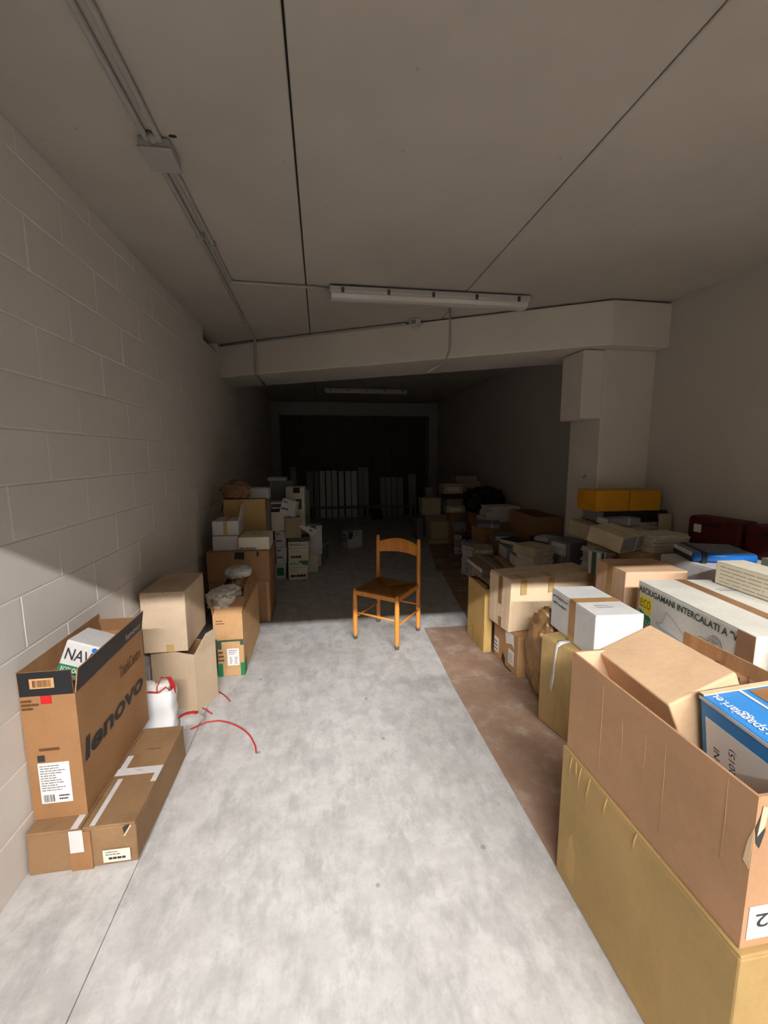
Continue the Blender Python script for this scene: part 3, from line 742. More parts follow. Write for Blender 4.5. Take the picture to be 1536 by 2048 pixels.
    lump('paper_cup', None, None, (-0.045, -0.012, 0.225), (0.115, 0.075, 0.11), PAPER, 5, 0.15, 3, parent=bag)
    lump('crumpled_film', None, None, (0.035, 0.005, 0.225), (0.10, 0.08, 0.09), BUBBLE, 8, 0.3, 3, parent=bag)
    # red strapping and bottle neck on the floor
    def strap(label, pts):
        mb = MB(); mb.tube([(x, y, z) for x, y, z in pts], 0.004, 6); tag(mb.build('plastic_strap', RED, None, 0, True), label, 'strap', 'red plastic straps on the floor')
    strap('long curved red plastic strap lying on the concrete', [(-0.79, 2.437, 0.02), (-0.715, 2.478, 0.03), (-0.64, 2.475, 0.035), (-0.585, 2.458, 0.03), (-0.53, 2.43, 0.022), (-0.479, 2.391, 0.014), (-0.44, 2.345, 0.008), (-0.413, 2.293, 0.005), (-0.395, 2.25, 0.004), (-0.384, 2.198, 0.004)])
    strap('short red strap end by the corner of the turned carton', [(-0.722, 2.85, 0.005), (-0.69, 2.815, 0.008), (-0.663, 2.781, 0.006), (-0.64, 2.75, 0.005), (-0.626, 2.726, 0.005)])
    strap('tiny red strap end in front of the turned carton', [(-0.785, 2.672, 0.005), (-0.76, 2.65, 0.009), (-0.735, 2.622, 0.007), (-0.708, 2.599, 0.005)])
    bt = thing('plastic_bottle', 'clear plastic bottle with a red collar lying beside the carrier bag', 'bottle', (-0.845, 2.475, 0.043), 20)
    def lathe(prof, name, mat, seg=18):
        MB().tube([(x, 0, 0) for x, r in prof], [r for x, r in prof], seg).build(name, mat, bt, 0, True)
    lathe([(-0.01, 0.03), (0.0, 0.04), (0.05, 0.042), (0.085, 0.036), (0.10, 0.02), (0.115, 0.015)], 'bottle_body', CLEAR)
    MB().tube([(-0.012, 0.02, 0.03), (0.02, 0.0, 0.052), (0.055, -0.01, 0.055), (0.085, -0.02, 0.05)], [(0.02, 0.004)]*4, 8).build('red_collar', RED, bt, 0, True)
    # long carton with green corners and a barcode label
    w, d, h = 0.187, 0.79, 0.286
    m = cardboard('green_edge_carton', (0.60, 0.37, 0.18), 25, 0.12)
    root, F = closed_carton('long brown carton with green corner bands and white barcode label', (-0.588-w/2, 3.07+d/2, 0), 0, w, d, h, m, seam='y')
    F.patch('front', 0.0, 0.0, 0.035, 0.10, GREEN, 'green_band'); F.patch('front', w-0.028, 0.0, w, 0.10, GREEN, 'green_band'); F.patch('right', 0.0, 0.0, 0.09, 0.11, GREEN, 'green_band')
    F.patch('front', 0.0, h-0.02, w, h-0.006, DKGREEN, 'green_band'); F.patch('front', 0.0, h-0.075, 0.032, h-0.02, DKGREEN, 'green_print'); F.patch('front', w-0.025, h-0.05, w, h-0.02, DKGREEN, 'green_print')
    F.patch('front', 0.068, 0.082, 0.152, 0.212, LABEL, 'barcode_label', 0.0012)
    F.lines('front', 0.085, 0.092, 0.105, 0.15, 7, INKG, 1, 'barcode', 0.0024); F.lines('front', 0.12, 0.092, 0.142, 0.15, 7, INKG, 2, 'barcode', 0.0024); F.lines('front', 0.08, 0.165, 0.14, 0.205, 3, GREY1, 4, 'print', 0.0024)
    F.lines('front', 0.006, 0.11, 0.05, 0.20, 3, INKB, 6, 'print', 0.0018, 0.5)
    w2 = 0.205
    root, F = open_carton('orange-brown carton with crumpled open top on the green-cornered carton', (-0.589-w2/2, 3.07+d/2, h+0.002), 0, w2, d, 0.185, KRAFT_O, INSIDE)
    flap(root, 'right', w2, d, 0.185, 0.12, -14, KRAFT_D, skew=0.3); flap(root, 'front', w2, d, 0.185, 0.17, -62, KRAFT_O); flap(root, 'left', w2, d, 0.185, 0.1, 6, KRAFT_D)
    F.lines('front', 0.02, 0.11, 0.10, 0.15, 2, INKB, 9, 'print', 0.002, 0.3)
    lump('wrapping_paper', 'crumpled brown wrapping paper in the orange-brown carton', 'paper', (-0.675, 3.60, h+0.012), (0.14, 0.44, 0.30), KRAFT_D, 3, 0.26, 5, freq=3.4)
    lump('bubble_wrap_parcel', 'pale bubble-wrapped parcel resting on the orange-brown carton', 'parcel', (-0.745, 3.25, h+0.19), (0.19, 0.26, 0.15), BUBBLE, 6, 0.2, 5, rz=-25, freq=2.6)
    lump('bubble_wrap_parcel', 'grey wrapped parcel lying behind the pale bubble-wrapped one', 'parcel', (-0.70, 3.60, h+0.31), (0.16, 0.22, 0.10), GREYB, 9, 0.14, 5, rz=-35)
    # tall pair of brown cartons
    root, F = closed_carton('lower of two brown cartons stacked under the white boxes', (-0.79, 4.33, 0), 0, 0.56, 0.52, 0.42, KRAFT_D, seam='x')
    F.patch('front', 0.53, 0.01, 0.55, 0.40, KRAFT_O, 'worn_corner', 0.0004)
    root, F = closed_carton('upper brown carton with black marks under the white boxes', (-0.79, 4.33, 0.422), 0, 0.57, 0.53, 0.29, KRAFT_D, seam='x')
    F.poly('front', [(0.25, 0.22), (0.34, 0.21), (0.345, 0.28), (0.26, 0.285)], INK, 'black_stain'); F.poly('front', [(0.455, 0.24), (0.47, 0.23), (0.48, 0.28), (0.458, 0.285)], INK, 'black_stain')
    zt = 0.714
    root, F = closed_carton('flat grey-white box under the taped white box', (-0.907, 4.27, zt), 0, 0.232, 0.32, 0.14, GREYB, name='white_box', cat='box', flaps=False)
    root, F = closed_carton('small white box sealed with beige tape, upper of the pair', (-0.904, 4.28, zt+0.142), 0, 0.238, 0.30, 0.137, WHITEB, name='white_box', cat='box', seam='y', tape=TAPE_G, tape_w=0.035, tape_drop=0.13)
    flap(root, 'right', 0.238, 0.30, 0.137, 0.14, 4, IVORY, skew=0.15)
    root, F = closed_carton('ivory flat box with a torn grey edge beside the taped white box', (-0.644, 4.255, zt), 0, 0.285, 0.345, 0.127, IVORY, name='white_box', cat='box', flaps=False)
    F.poly('front', [(0.005, 0.004), (0.17, 0.004), (0.16, 0.032), (0.14, 0.026), (0.12, 0.036), (0.10, 0.026), (0.08, 0.034), (0.06, 0.024), (0.03, 0.036), (0.01, 0.028)], GREY1, 'torn_patch')
    F.lines('top', 0.1, 0.15, 0.2, 0.2, 2, GREY1, 3, 'print', 0.002)
    # yellow-brown carton at the back
    root, F = open_carton('yellow-brown open carton behind the small white boxes', (-0.775, 4.515, zt), 0, 0.41, 0.14, 0.45, cardboard('ochre_carton', (0.46, 0.30, 0.12), 26, 0.2), INSIDE)
    flap(root, 'right', 0.41, 0.14, 0.45, 0.12, 150, KRAFT_D)
    flap(root, 'left', 0.41, 0.14, 0.45, 0.13, 160, KRAFT_D)
    lump('brown_paper_sack', 'rumpled brown paper sack on top of the yellow-brown carton', 'sack', (-0.86, 4.52, zt+0.452), (0.25, 0.15, 0.17), SACK_D, 12, 0.32, 5, freq=2.8)
left_row()

# ================================================================== FAR LEFT PILE OF PAPER BOXES
def ream(label, loc, rz, w, d, h, mat=IVORY, style=0, rx=0, ry=0, seed=0, group='paper boxes in the far left pile'):
    root, F = closed_carton(label, loc, rz, w, d, h, mat, name='paper_ream_box', cat='paper box', rx=rx, ry=ry, flaps=False, group=group)
    if style == 1:
        F.lines('front', w*0.08, h*0.8, w*0.9, h*0.93, 2, GREEN, seed, 'print', 0.002); F.lines('front', w*0.12, h*0.12, w*0.9, h*0.26, 1, INK, seed+1, 'bottle_icons', 0.002, 0.9); F.patch('front', w*0.05, h*0.66, w*0.95, h*0.68, INKG, 'rule', 0.0015)
        F.lines('front', w*0.1, h*0.4, w*0.7, h*0.6, 3, GREY1, seed+2, 'print', 0.002, 0.2)
    if style == 2:
        F.patch('front', w*0.15, h*0.25, w*0.8, h*0.75, GREEN, 'green_panel'); F.lines('front', w*0.2, h*0.82, w*0.9, h*0.92, 1, INKG, seed, 'print', 0.002)
    if style == 3:
        F.lines('front', w*0.1, h*0.3, w*0.85, h*0.45, 1, INK, seed, 'print', 0.002, 0.6); F.lines('front', w*0.1, h*0.7, w*0.6, h*0.9, 1, INKG, seed, 'print', 0.002, 0.6)
    return root, F

def far_left():
    ream('ivory paper box with row of printed icons at the bottom front of the far pile', (-0.325, 5.57, 0), 3, 0.245, 0.24, 0.25, IVORY, 1, seed=1)[1].poly('front', [(0.13, 0.25), (0.245, 0.25), (0.245, 0.19), (0.19, 0.195)], GREEN, 'green_print')
    ream('ivory paper box with printed icons, second from the floor in the far pile', (-0.305, 5.57, 0.252), -1, 0.255, 0.25, 0.25, IVORY, 1, seed=2)
    ream('dark green lidded paper box capping the icon boxes', (-0.30, 5.60, 0.504), 4, 0.27, 0.24, 0.05, DKGREEN, 0)
    for i, (st, lab) in enumerate(((2, 'white paper box with green square, lowest of the narrow column'), (3, 'white paper box with black print in the middle of the narrow column'), (3, 'white paper box with black print on top of the narrow column'))):
        ream(lab, (-0.535+0.004*i, 5.60, 0.215*i+0.001*i), (-4, 2, -3)[i], 0.135, 0.22, 0.213, WHITEB, st, seed=10+i)
    ream('dark green and white paper box at the right foot of the far pile', (-0.12, 6.16, 0), 12, 0.16, 0.22, 0.25, DKGREEN, 0)[1].patch('front', 0.10, 0.0, 0.155, 0.24, IVORY, 'white_print')
    root, F = open_carton('green open paper box on the floor at the edge of the aisle', (-0.05, 6.55, 0), -14, 0.22, 0.24, 0.24, GREYG, INSIDE, name='paper_ream_box', cat='paper box', group='paper boxes in the far left pile')
    flap(root, 'right', 0.22, 0.24, 0.24, 0.09, 60, IVORY); F.poly('front', [(0.10, 0.06), (0.20, 0.10), (0.21, 0.20), (0.12, 0.17), (0.07, 0.11)], INK, 'dark_print')
    ream('white paper box standing behind the icon boxes', (-0.38, 5.93, 0), 0, 0.30, 0.25, 0.50, IVORY, 0)
    ream('grey paper box behind the white one with the tilted sheet', (-0.37, 5.95, 0.502), 0, 0.29, 0.24, 0.27, IVORY, 3, seed=7)
    F = ream('large white paper box with green square high in the far pile', (-0.345, 5.98, 0.774), -3, 0.25, 0.26, 0.40, IVORY, 0)[1]
    F.patch('front', 0.13, 0.10, 0.21, 0.24, DKGREEN, 'green_square'); F.patch('front', 0.10, 0.32, 0.19, 0.395, INK, 'black_print'); F.patch('front', 0.235, 0.02, 0.25, 0.40, WHITEB, 'white_edge')
    F = ream('white paper box with dark green band under the topmost grey box', (-0.56, 5.60, 0.65), 2, 0.26, 0.26, 0.36, IVORY, 0)[1]
    F.patch('front', 0.04, 0.30, 0.22, 0.345, DKGREEN, 'green_band'); F.patch('front', 0.02, 0.24, 0.2, 0.285, BLACK, 'black_band')
    ream('beige paper box on the dark green lid', (-0.375, 5.54, 0.556), 6, 0.20, 0.20, 0.265, TAUPE_C, 0)
    ream('tilted crumpled white paper box leaning out of the far pile', (-0.43, 5.46, 0.85), -14, 0.19, 0.12, 0.20, WHITEB, 3, rx=-6, ry=14, seed=14)
    F = ream('grey-blue box with a white lid beside the rumpled sack', (-0.68, 4.92, 0.0), 0, 0.20, 0.20, 1.13, GREY2, 0)[1]
    ream('white box lid flaring out on the grey-blue box', (-0.695, 4.90, 1.132), 0, 0.24, 0.22, 0.115, WHITEB, 0)
    ream('dark grey box at the very back of the far left pile', (-0.55, 6.35, 0), 0, 0.34, 0.30, 1.24, GREYG, 0)
    ream('flat pale box lying on the dark grey box at the back', (-0.62, 6.33, 1.242), 0, 0.26, 0.26, 0.045, GREYB, 0)
    ream('dim grey carton behind the large green-square paper box', (-0.27, 6.45, 0), 0, 0.19, 0.28, 1.10, GREY1, 0)
    fl = thing('torn_box_flap', 'torn white box flap with grey label sticking out over the aisle', 'box flap', (-0.30, 5.44, 0.715), 0, None, 8, 24)
    MB().prism([(0, 0), (0.05, -0.02), (0.22, -0.055), (0.27, 0.03), (0.20, 0.045), (0.04, 0.02)], 0, 0.004, Matrix.Rotation(R(78), 4, 'X')).build('board', WHITEB, fl)
    MB().box(0.15, -0.006, -0.01, 0.19, -0.004, 0.02).build('label', GREY1, fl)
    r2, F = ream('beige paper box with dark round print behind the torn flap', (-0.115, 5.87, 0.252), 8, 0.20, 0.2, 0.40, GREYB, 0)
    F.poly('front', [(0.08+0.045*math.cos(a*math.pi/8), 0.36+0.045*math.sin(a*math.pi/8)) for a in range(16)], DKGREEN, 'green_round_print')
    # support under that box
    ream('ivory paper box on the floor behind the bottom icon box', (-0.145, 5.88, 0), 0, 0.16, 0.2, 0.25, IVORY, 0)
    # the lone box in the aisle
    ang = 31.6; c = Vector((0.442, 7.149, 0))+Vector((math.cos(R(ang)), math.sin(R(ang)), 0))*0.15+Vector((-math.sin(R(ang)), math.cos(R(ang)), 0))*0.095
    F = ream('lone white paper box with green curved print in the middle of the aisle', c, ang, 0.30, 0.19, 0.30, WHITEB, 0)[1]
    F.poly('front', [(0.0, 0.29), (0.10, 0.29), (0.10, 0.22), (0.07, 0.17), (0.02, 0.16), (0.0, 0.18)], DKGREEN, 'green_print'); F.lines('front', 0.13, 0.2, 0.28, 0.28, 3, GREY1, 3, 'print', 0.002)
    F.lines('left', 0.03, 0.1, 0.16, 0.25, 3, DKRED, 5, 'print', 0.002)
far_left()

# ================================================================== PLANKS AND RAIL AT THE END GATE
def end_gate():
    specs = [(-0.76, -0.62, 1.30, PLANKG), (-0.36, -0.20, 1.19, PLANKG), (-0.17, -0.05, 1.19, PLANKG), (-0.03, 0.10, 1.20, PLANKW), (0.13, 0.26, 1.20, PLANKW), (0.28, 0.41, 1.21, PLANKW), (0.45, 0.58, 1.19, PLANKW), (0.62, 0.76, 1.19, PLANKW), (0.78, 0.92, 1.19, PLANKW), (0.95, 1.08, 1.28, PLANKG), (1.09, 1.22, 1.28, PLANKG), (1.53, 1.66, 1.02, PLANKG), (1.68, 1.81, 1.01, PLANKG), (1.83, 1.96, 1.02, PLANKG), (1.98, 2.13, 1.01, PLANKG), (2.28, 2.48, 1.10, PLANKG)]
    ords = ['first', 'second', 'third', 'fourth', 'fifth', 'sixth', 'seventh', 'eighth', 'ninth', 'tenth', 'eleventh', 'twelfth', 'thirteenth', 'fourteenth', 'fifteenth', 'sixteenth']
    for i, (a, b, h, m) in enumerate(specs):
        o = MB(); w = b-a
        o.box(-w/2, -0.012, 0, w/2, 0.012, h); ob = o.build('leaning_panel', m, None, 0.003)
        ob.location = ((a+b)/2, YE+0.11, 0); ob.rotation_euler = (R(-7), 0, 0)
        tag(ob, '%s pale upright panel from the left leaning on the end gate' % ords[i], 'panel', 'pale panels leaning on the end gate')
    rl = thing('guard_rail', 'low dark metal rail across the floor before the leaning panels', 'rail', (1.1, 10.66, 0))
    MB().box(-1.45, -0.02, 0.25, 1.35, 0.02, 0.31).build('rail_bar', GREY1, rl, 0.005)
    for x in (-1.35, 0.0, 1.25): MB().box(x-0.025, -0.02, 0, x+0.025, 0.02, 0.25).build('post', DARKGATE, rl)
    ob, _ = box_file('dark box on the floor between the two groups of leaning panels', (1.37, 10.5, 0), 0, 0.26, 0.3, 0.2, BLACK, group=None, name='dark_box')
end_gate()

# ================================================================== RIGHT FRONT CARTONS
def right_front():
    # big yellow-brown carton on the floor
    w, d, h = 0.52, 0.69, 0.53
    root, F = closed_carton('large yellow-brown carton on the floor under the open brown carton', (0.878+w/2, 0.658+d/2, 0.005), 0, w, d, h, KRAFT_Y, seam='y')
    # crushed ridges below the upper carton
    for (u, l, t) in ((0.06, 0.10, 0.012), (0.085, 0.08, -0.01), (0.115, 0.11, 0.014), (0.165, 0.13, 0.02), (0.25, 0.09, 0.015), (0.38, 0.07, 0.012)):
        M = F.M('left', 0.0); MB().tube([M @ Vector((u, h-0.005, 0.0)), M @ Vector((u-t*0.5, h-l*0.5, 0.002)), M @ Vector((u-t, h-l, -0.001))], [(0.003, 0.002), (0.0035, 0.003), (0.001, 0.001)], 6).build('crease', KRAFT_Y, root, 0, True)
    F.poly('left', [(0.06, 0.05), (0.11, 0.04), (0.115, 0.16), (0.09, 0.24), (0.07, 0.20)], cardboard('yellow_stain', (0.39, 0.255, 0.10), 31, 0.12), 'water_stain', 0.0006, 0.0003)
    F.poly('left', [(0.40, 0.06), (0.50, 0.05), (0.51, 0.22), (0.46, 0.32), (0.42, 0.26)], MATS['yellow_stain'], 'water_stain', 0.0006, 0.0003)
    # big brown open carton on it
    w, d, h = 0.445, 0.665, 0.372; z0 = 0.537
    m = cardboard('big_brown', (0.40, 0.228, 0.125), 32, 0.12)
    root, F = open_carton('large open brown carton holding a box and a blue box', (0.888+w/2, 0.672+d/2, z0), 0, w, d, h, m, KRAFT_P, 0.007)
    flap(root, 'right', w, d, h, 0.05, 2, KRAFT_D); flap(root, 'back', w, d, h, 0.05, 172, m)
    for u, l0, l1 in ((0.175, 0.03, 0.34), (0.27, 0.12, 0.28), (0.36, 0.14, 0.30), (0.43, 0.06, 0.32), (0.60, 0.16, 0.36)):
        M = F.M('left', 0.0); MB().tube([M @ Vector((u, l0, 0.0)), M @ Vector((u+0.002, (l0+l1)/2, 0.0005)), M @ Vector((u-0.001, l1, 0.0))], [(0.0006, 0.0006), ((0.0018, 0.0014) if u < 0.2 else (0.0009, 0.0008)), (0.0006, 0.0006)], 6).build('crease', m, root, 0, True)
    F.squiggle('right', 0.15, h-0.02, 0.55, h+0.03, INKB, 2)
    # handwriting on the inner face of the far wall
    G = Faces(root, w-0.014, d, h)
    mw = MB(); xx = w/2-0.0085
    def stroke(pts, rad=0.002): mw.tube([(xx, y, z) for y, z in pts], rad, 4)
    yy = 0.20
    stroke([(yy, h-0.05), (yy, h+0.0), (yy-0.03, h+0.005), (yy-0.045, h-0.012), (yy-0.03, h-0.028), (yy, h-0.028)])
    stroke([(yy-0.07, h-0.01), (yy-0.072, h-0.045), (yy-0.10, h-0.045), (yy-0.10, h-0.01)]); stroke([(yy-0.13, h+0.01), (yy-0.13, h-0.045)]); stroke([(yy-0.16, h-0.01), (yy-0.16, h-0.045)])
    stroke([(yy-0.19, h-0.045), (yy-0.19, h-0.012), (yy-0.215, h-0.012)]); stroke([(yy-0.24, h-0.03), (yy-0.265, h-0.026), (yy-0.255, h-0.01), (yy-0.24, h-0.028), (yy-0.255, h-0.046), (yy-0.27, h-0.042)])
    mw.build('handwriting', INKB, root)
    F.patch('front', 0.012, 0.022, 0.12, 0.105, LABEL, 'white_label'); F.text('front', '72', 0.03, 0.05, 0.10, 0.085, INK, 0.01, rot=180)
    F.poly('front', [(0.0, 0.30), (0.012, 0.335), (0.02, 0.33), (0.025, 0.29), (0.015, 0.25), (0.006, 0.262)], INK, 'torn_hole', 0.001)
    F.poly('left', [(0.655, 0.26), (0.665, 0.30), (0.664, 0.20), (0.650, 0.21)], KRAFT_L, 'torn_edge', 0.001); F.poly('front', [(0.006, 0.28), (0.022, 0.30), (0.026, 0.345), (0.012, 0.35)], KRAFT_L, 'torn_edge', 0.0016)
    # leaning box inside
    w2, d2, h2 = 0.222, 0.352, 0.24
    t = Vector((1.085, 1.172, 0.945)); ry = -24
    M = Matrix.Rotation(R(-3), 4, 'Z') @ Matrix.Rotation(R(ry), 4, 'Y'); base = t-(M @ Vector((0, 0, h2)))
    root, F = closed_carton('light tan box tilted inside the large open carton', base, -3, w2, d2, h2, cardboard('pale_kraft', (0.64, 0.43, 0.265), 33, 0.12), flaps=False, ry=ry, name='tan_box', cat='box')
    # blue archive box inside
    w3, d3, h3 = 0.235, 0.255, 0.34; M = Matrix.Rotation(R(-6), 4, 'Z') @ Matrix.Rotation(R(-8), 4, 'Y')
    tl = Vector((1.045, 0.975, 0.945)); base = tl-(M @ Vector((-w3/2, d3/2, h3)))
    root, F = closed_carton('bright blue archive box with white label inside the large open carton', base, -6, w3, d3, h3, BLUE, flaps=False, ry=-8, name='archive_box', cat='box')
    F.patch('left', 0.02, 0.02, d3-0.012, h3-0.055, LABEL, 'white_label'); F.text('left', '(12-2015)', 0.095, 0.115, 0.12, 0.245, INK, 0.0, rot=90); F.text('left', 'DNI', 0.045, 0.15, 0.065, 0.21, INK, 0.0, rot=90); F.text('left', 'Reg.', 0.165, 0.09, 0.185, 0.17, INK, 0.0, rot=90)
    F.text('top', 'www.spaggiari.eu', 0.012, 0.002, 0.046, d3-0.012, LABEL, 0.01, rot=90)
    F.patch('top', 0.10, 0.0, 0.108, d3, TAPE_W, 'white_stripe'); F.patch('top', 0.125, 0.0, w3, d3-0.02, TAPE_D, 'brown_tape'); F.patch('left', 0.0, h3-0.012, d3, h3-0.002, TAPE_W, 'worn_edge')
    F.patch('top', 0.0, d3-0.016, w3, d3, KRAFT_L, 'torn_strip', 0.003, 0.004)
    # carton with the hanging white strap
    rz = 13; w, d, h = 0.42, 0.285, 0.54
    ex, ey = Vector((math.cos(R(rz)), math.sin(R(rz)), 0)), Vector((-math.sin(R(rz)), math.cos(R(rz)), 0))
    c = Vector((1.350, 1.975, 0.005))+ex*w/2+ey*d/2
    root, F = closed_carton('olive-brown carton with a white strap hanging down its side', c, rz, w, d, h, cardboard('olive_carton', (0.44, 0.305, 0.13), 34, 0.35, 0.3), seam='x')
    M = F.M('left', 0.003)
    st = MB(); st.tube([M @ Vector(p) for p in ((0.135, h+0.004, -0.10), (0.135, h+0.006, -0.02), (0.132, h-0.01, 0.006), (0.118, h-0.10, 0.004), (0.115, h-0.20, 0.006), (0.105, h-0.29, 0.012))], [(0.018, 0.001), (0.02, 0.001), (0.02, 0.001), (0.018, 0.001), (0.02, 0.001), (0.024, 0.001)], 6); st.build('white_strap', BAGW, root, 0, True)
    # white taped box
    rz = -4; w, d, h = 0.262, 0.48, 0.245
    root, F = closed_carton('white box with brown tape and handwriting on the olive-brown carton', (1.530, 2.135, 0.547), rz, w, d, h, WHITEB, seam='x', name='white_box', cat='box')
    F.patch('left', d*0.46, 0.0, d*0.60, h, TAPE, 'brown_tape', 0.002); F.patch('top', 0.0, d*0.40, w, d*0.54, TAPE, 'brown_tape', 0.001); F.patch('left', d*0.46, 0.0, d*0.60, 0.04, TAPE_G, 'tape_end', 0.003)
    F.squiggle('left', 0.025, h-0.05, 0.20, h-0.03, INK, 3, 30, rad=0.0016); F.squiggle('left', 0.03, h-0.09, 0.19, h-0.07, INK, 5, 30, rad=0.0016); F.lines('top', 0.07, 0.10, 0.2, 0.15, 2, GREY1, 7, 'print', 0.0024, 0.3)
    bx, F = box_file('blue-violet box corner wedged between the white box and the towel carton', (1.705, 1.86, 0.003), 10, 0.10, 0.14, 0.655, BLUE_V, group=None, lid=False)
    F.patch('top', 0.0, 0.0, 0.10, 0.02, LABEL, 'white_edge', 0.001)
    # crumpled brown sack
    lump('brown_plastic_sack', 'crumpled shiny brown plastic sack between the strap carton and labelled carton', 'sack', (1.49, 2.50, 0.005), (0.25, 0.27, 0.62), SACK, 4, 0.12, 5, freq=3.0)
    # brown carton with torn white label
    w, d, h = 0.40, 0.39, 0.31
    root, F = closed_carton('brown carton with torn white labels under the cream carton', (1.362+w/2, 2.712+d/2, 0.005), 2, w, d, h, cardboard('label_carton', (0.46, 0.265, 0.13), 35, 0.3), seam='x')
    F.poly('left', [(0.19, 0.285), (0.32, 0.30), (0.335, 0.20), (0.30, 0.22), (0.24, 0.20), (0.21, 0.19)], LABEL, 'torn_label', 0.001); F.patch('left', 0.25, 0.06, 0.335, 0.17, LABEL, 'printed_label', 0.001); F.lines('left', 0.265, 0.075, 0.32, 0.15, 5, INKG, 5, 'print', 0.0024, 0.35)
    F.patch('left', 0.01, 0.05, 0.09, 0.17, LABEL, 'printed_label', 0.001); F.lines('left', 0.015, 0.06, 0.08, 0.15, 3, INKG, 6, 'print', 0.0024); F.poly('left', [(0.14, 0.03), (0.20, 0.0), (0.20, 0.06), (0.16, 0.10)], INK, 'dark_tear', 0.001); F.patch('left', 0.20, 0.0, 0.30, 0.012, INK, 'dark_tape', 0.001)
    # cream carton on top
    rz = 8; w, d, h = 0.765, 0.29, 0.40
    ex, ey = Vector((math.cos(R(rz)), math.sin(R(rz)), 0)), Vector((-math.sin(R(rz)), math.cos(R(rz)), 0))
    c = Vector((1.342, 2.795, 0.318))+ex*w/2+ey*d/2
    root, F = closed_carton('long cream carton with strips of tape on its top edge', c, rz, w, d, h, KRAFT_C, warp=0.010, seam='x', seed=4)
    for u in (0.075, 0.31, 0.66): F.patch('front', u, h-0.12, u+0.05, h-0.004, TAPE_G, 'tape', 0.010); F.patch('top', u, -0.004, u+0.05, 0.10, TAPE_G, 'tape', 0.001)
    F.patch('left', 0.14, h-0.22, 0.185, h-0.004, TAPE_D, 'tape', 0.010); F.patch('left', 0.15, 0.0, 0.19, 0.08, TAPE_D, 'tape', 0.010)
    # tall thin yellow carton
    root, F = open_carton('tall thin yellow carton standing open at the start of the row', (1.316, 3.325, 0.005), 0, 0.066, 0.385, 0.535, cardboard('thin_yellow', (0.62, 0.42, 0.15), 36, 0.2), INSIDE)
    flap(root, 'left', 0.066, 0.385, 0.535, 0.03, -50, KRAFT_Y, skew=0.2); flap(root, 'right', 0.066, 0.385, 0.535, 0.055, -35, KRAFT_Y)
    F.patch('left', 0.12, 0.0, 0.17, 0.13, TAPE_G, 'tape')
    # supports under the upper boxes
    closed_carton('brown carton mostly hidden beneath the tan taped box', (2.05, 2.46, 0.005), -6, 0.42, 0.44, 0.605, KRAFT_D, seam='x')
    root, F = closed_carton('tan taped box behind the white handwritten box', (2.042, 2.415, 0.614), -5.5, 0.395, 0.325, 0.285, KRAFT_P, seam='x', tape=TAPE, tape_w=0.06, tape_drop=0.26)
    closed_carton('brown carton mostly hidden beneath the paper towel carton', (1.98, 1.76, 0.005), -7.8, 0.42, 0.70, 0.638, KRAFT, seam='y')
    # paper towel carton
    rz = -7.8; w, d, h = 0.47, 0.765, 0.255
    ex, ey = Vector((math.cos(R(rz)), math.sin(R(rz)), 0)), Vector((-math.sin(R(rz)), math.cos(R(rz)), 0))
    c = Vector((1.787, 2.113, 0.646))+ex*w/2-ey*d/2
    root, F = closed_carton('white paper towel carton printed eco green with black capitals', c, rz, w, d, h, cardboard('towel_white', (0.70, 0.68, 0.61), 37, 0.12), seam='y', tape=TAPE_D, tape_w=0.06, tape_drop=0.0)
    F.text('left', 'ASCIUGAMANI INTERCALATI A "V"', 0.012, h-0.058, 0.70, h-0.024, plain('ink_green_black', (0.025, 0.05, 0.035), 0.6), 0.02)
    F.poly('left', [(0.028, h-0.075), (0.13, h-0.075), (0.13, h-0.158), (0.085, h-0.172), (0.06, h-0.152), (0.028, h-0.14)], YELLOW, 'yellow_logo', 0.001); F.text('left', 'eco', 0.03, h-0.14, 0.122, h-0.09, plain('ink_olive', (0.30, 0.22, 0.01), 0.6), 0.0, 0.0022)
    F.poly('left', [(0.028, h-0.155), (0.055, h-0.165), (0.085, h-0.178), (0.11, h-0.172), (0.13, h-0.185), (0.13, h-0.205), (0.028, h-0.18)], GREEN, 'green_hill', 0.001); F.text('left', 'GREEN', 0.005, h-0.235, 0.13, h-0.195, GREEN, 0.03, 0.0022)
    F.patch('left', 0.0, 0.0, 0.02, h-0.05, TAPE, 'brown_corner', 0.0006); F.patch('left', d-0.085, 0.0, d, h-0.004, TAPE_D, 'brown_corner', 0.0026); F.patch('left', 0.0, 0.0, 0.14, 0.014, TAPE, 'brown_corner', 0.0006)
    M = F.M('left', 0.002); ol = [(0.18, 0.075), (0.23, 0.09), (0.25, 0.16), (0.31, 0.135), (0.40, 0.085), (0.49, 0.135), (0.56, 0.125), (0.61, 0.085), (0.66, 0.065)]
    MB().tube([M @ Vector((u, v, 0)) for u, v in ol], 0.0012, 4).build('outline_drawing', GREY1, root); MB().tube([M @ Vector((u, v, 0)) for u, v in [(0.18, 0.075), (0.22, 0.06), (0.42, 0.05), (0.42, 0.09)]], 0.0012, 4).build('outline_drawing', GREY1, root)
    for rr in (0.042, 0.032): MB().tube([M @ Vector((0.575+rr*math.cos(a*math.pi/12), 0.13+rr*math.sin(a*math.pi/12), 0)) for a in range(25)], 0.0018, 4).build('round_stamp', GREY1, root)
    F.lines('left', 0.553, 0.112, 0.598, 0.15, 3, GREY1, 3, 'print', 0.002, 0.5); F.lines('top', 0.30, 0.55, 0.44, 0.60, 2, GREY1, 5, 'print', 0.002, 0.3)
    # its twin nearer the camera
    closed_carton('brown carton mostly hidden beneath the nearer towel carton', (1.90, 1.12, 0.005), -4, 0.42, 0.40, 0.635, KRAFT, seam='y')
    c = Vector((1.945, 1.12, 0.643))
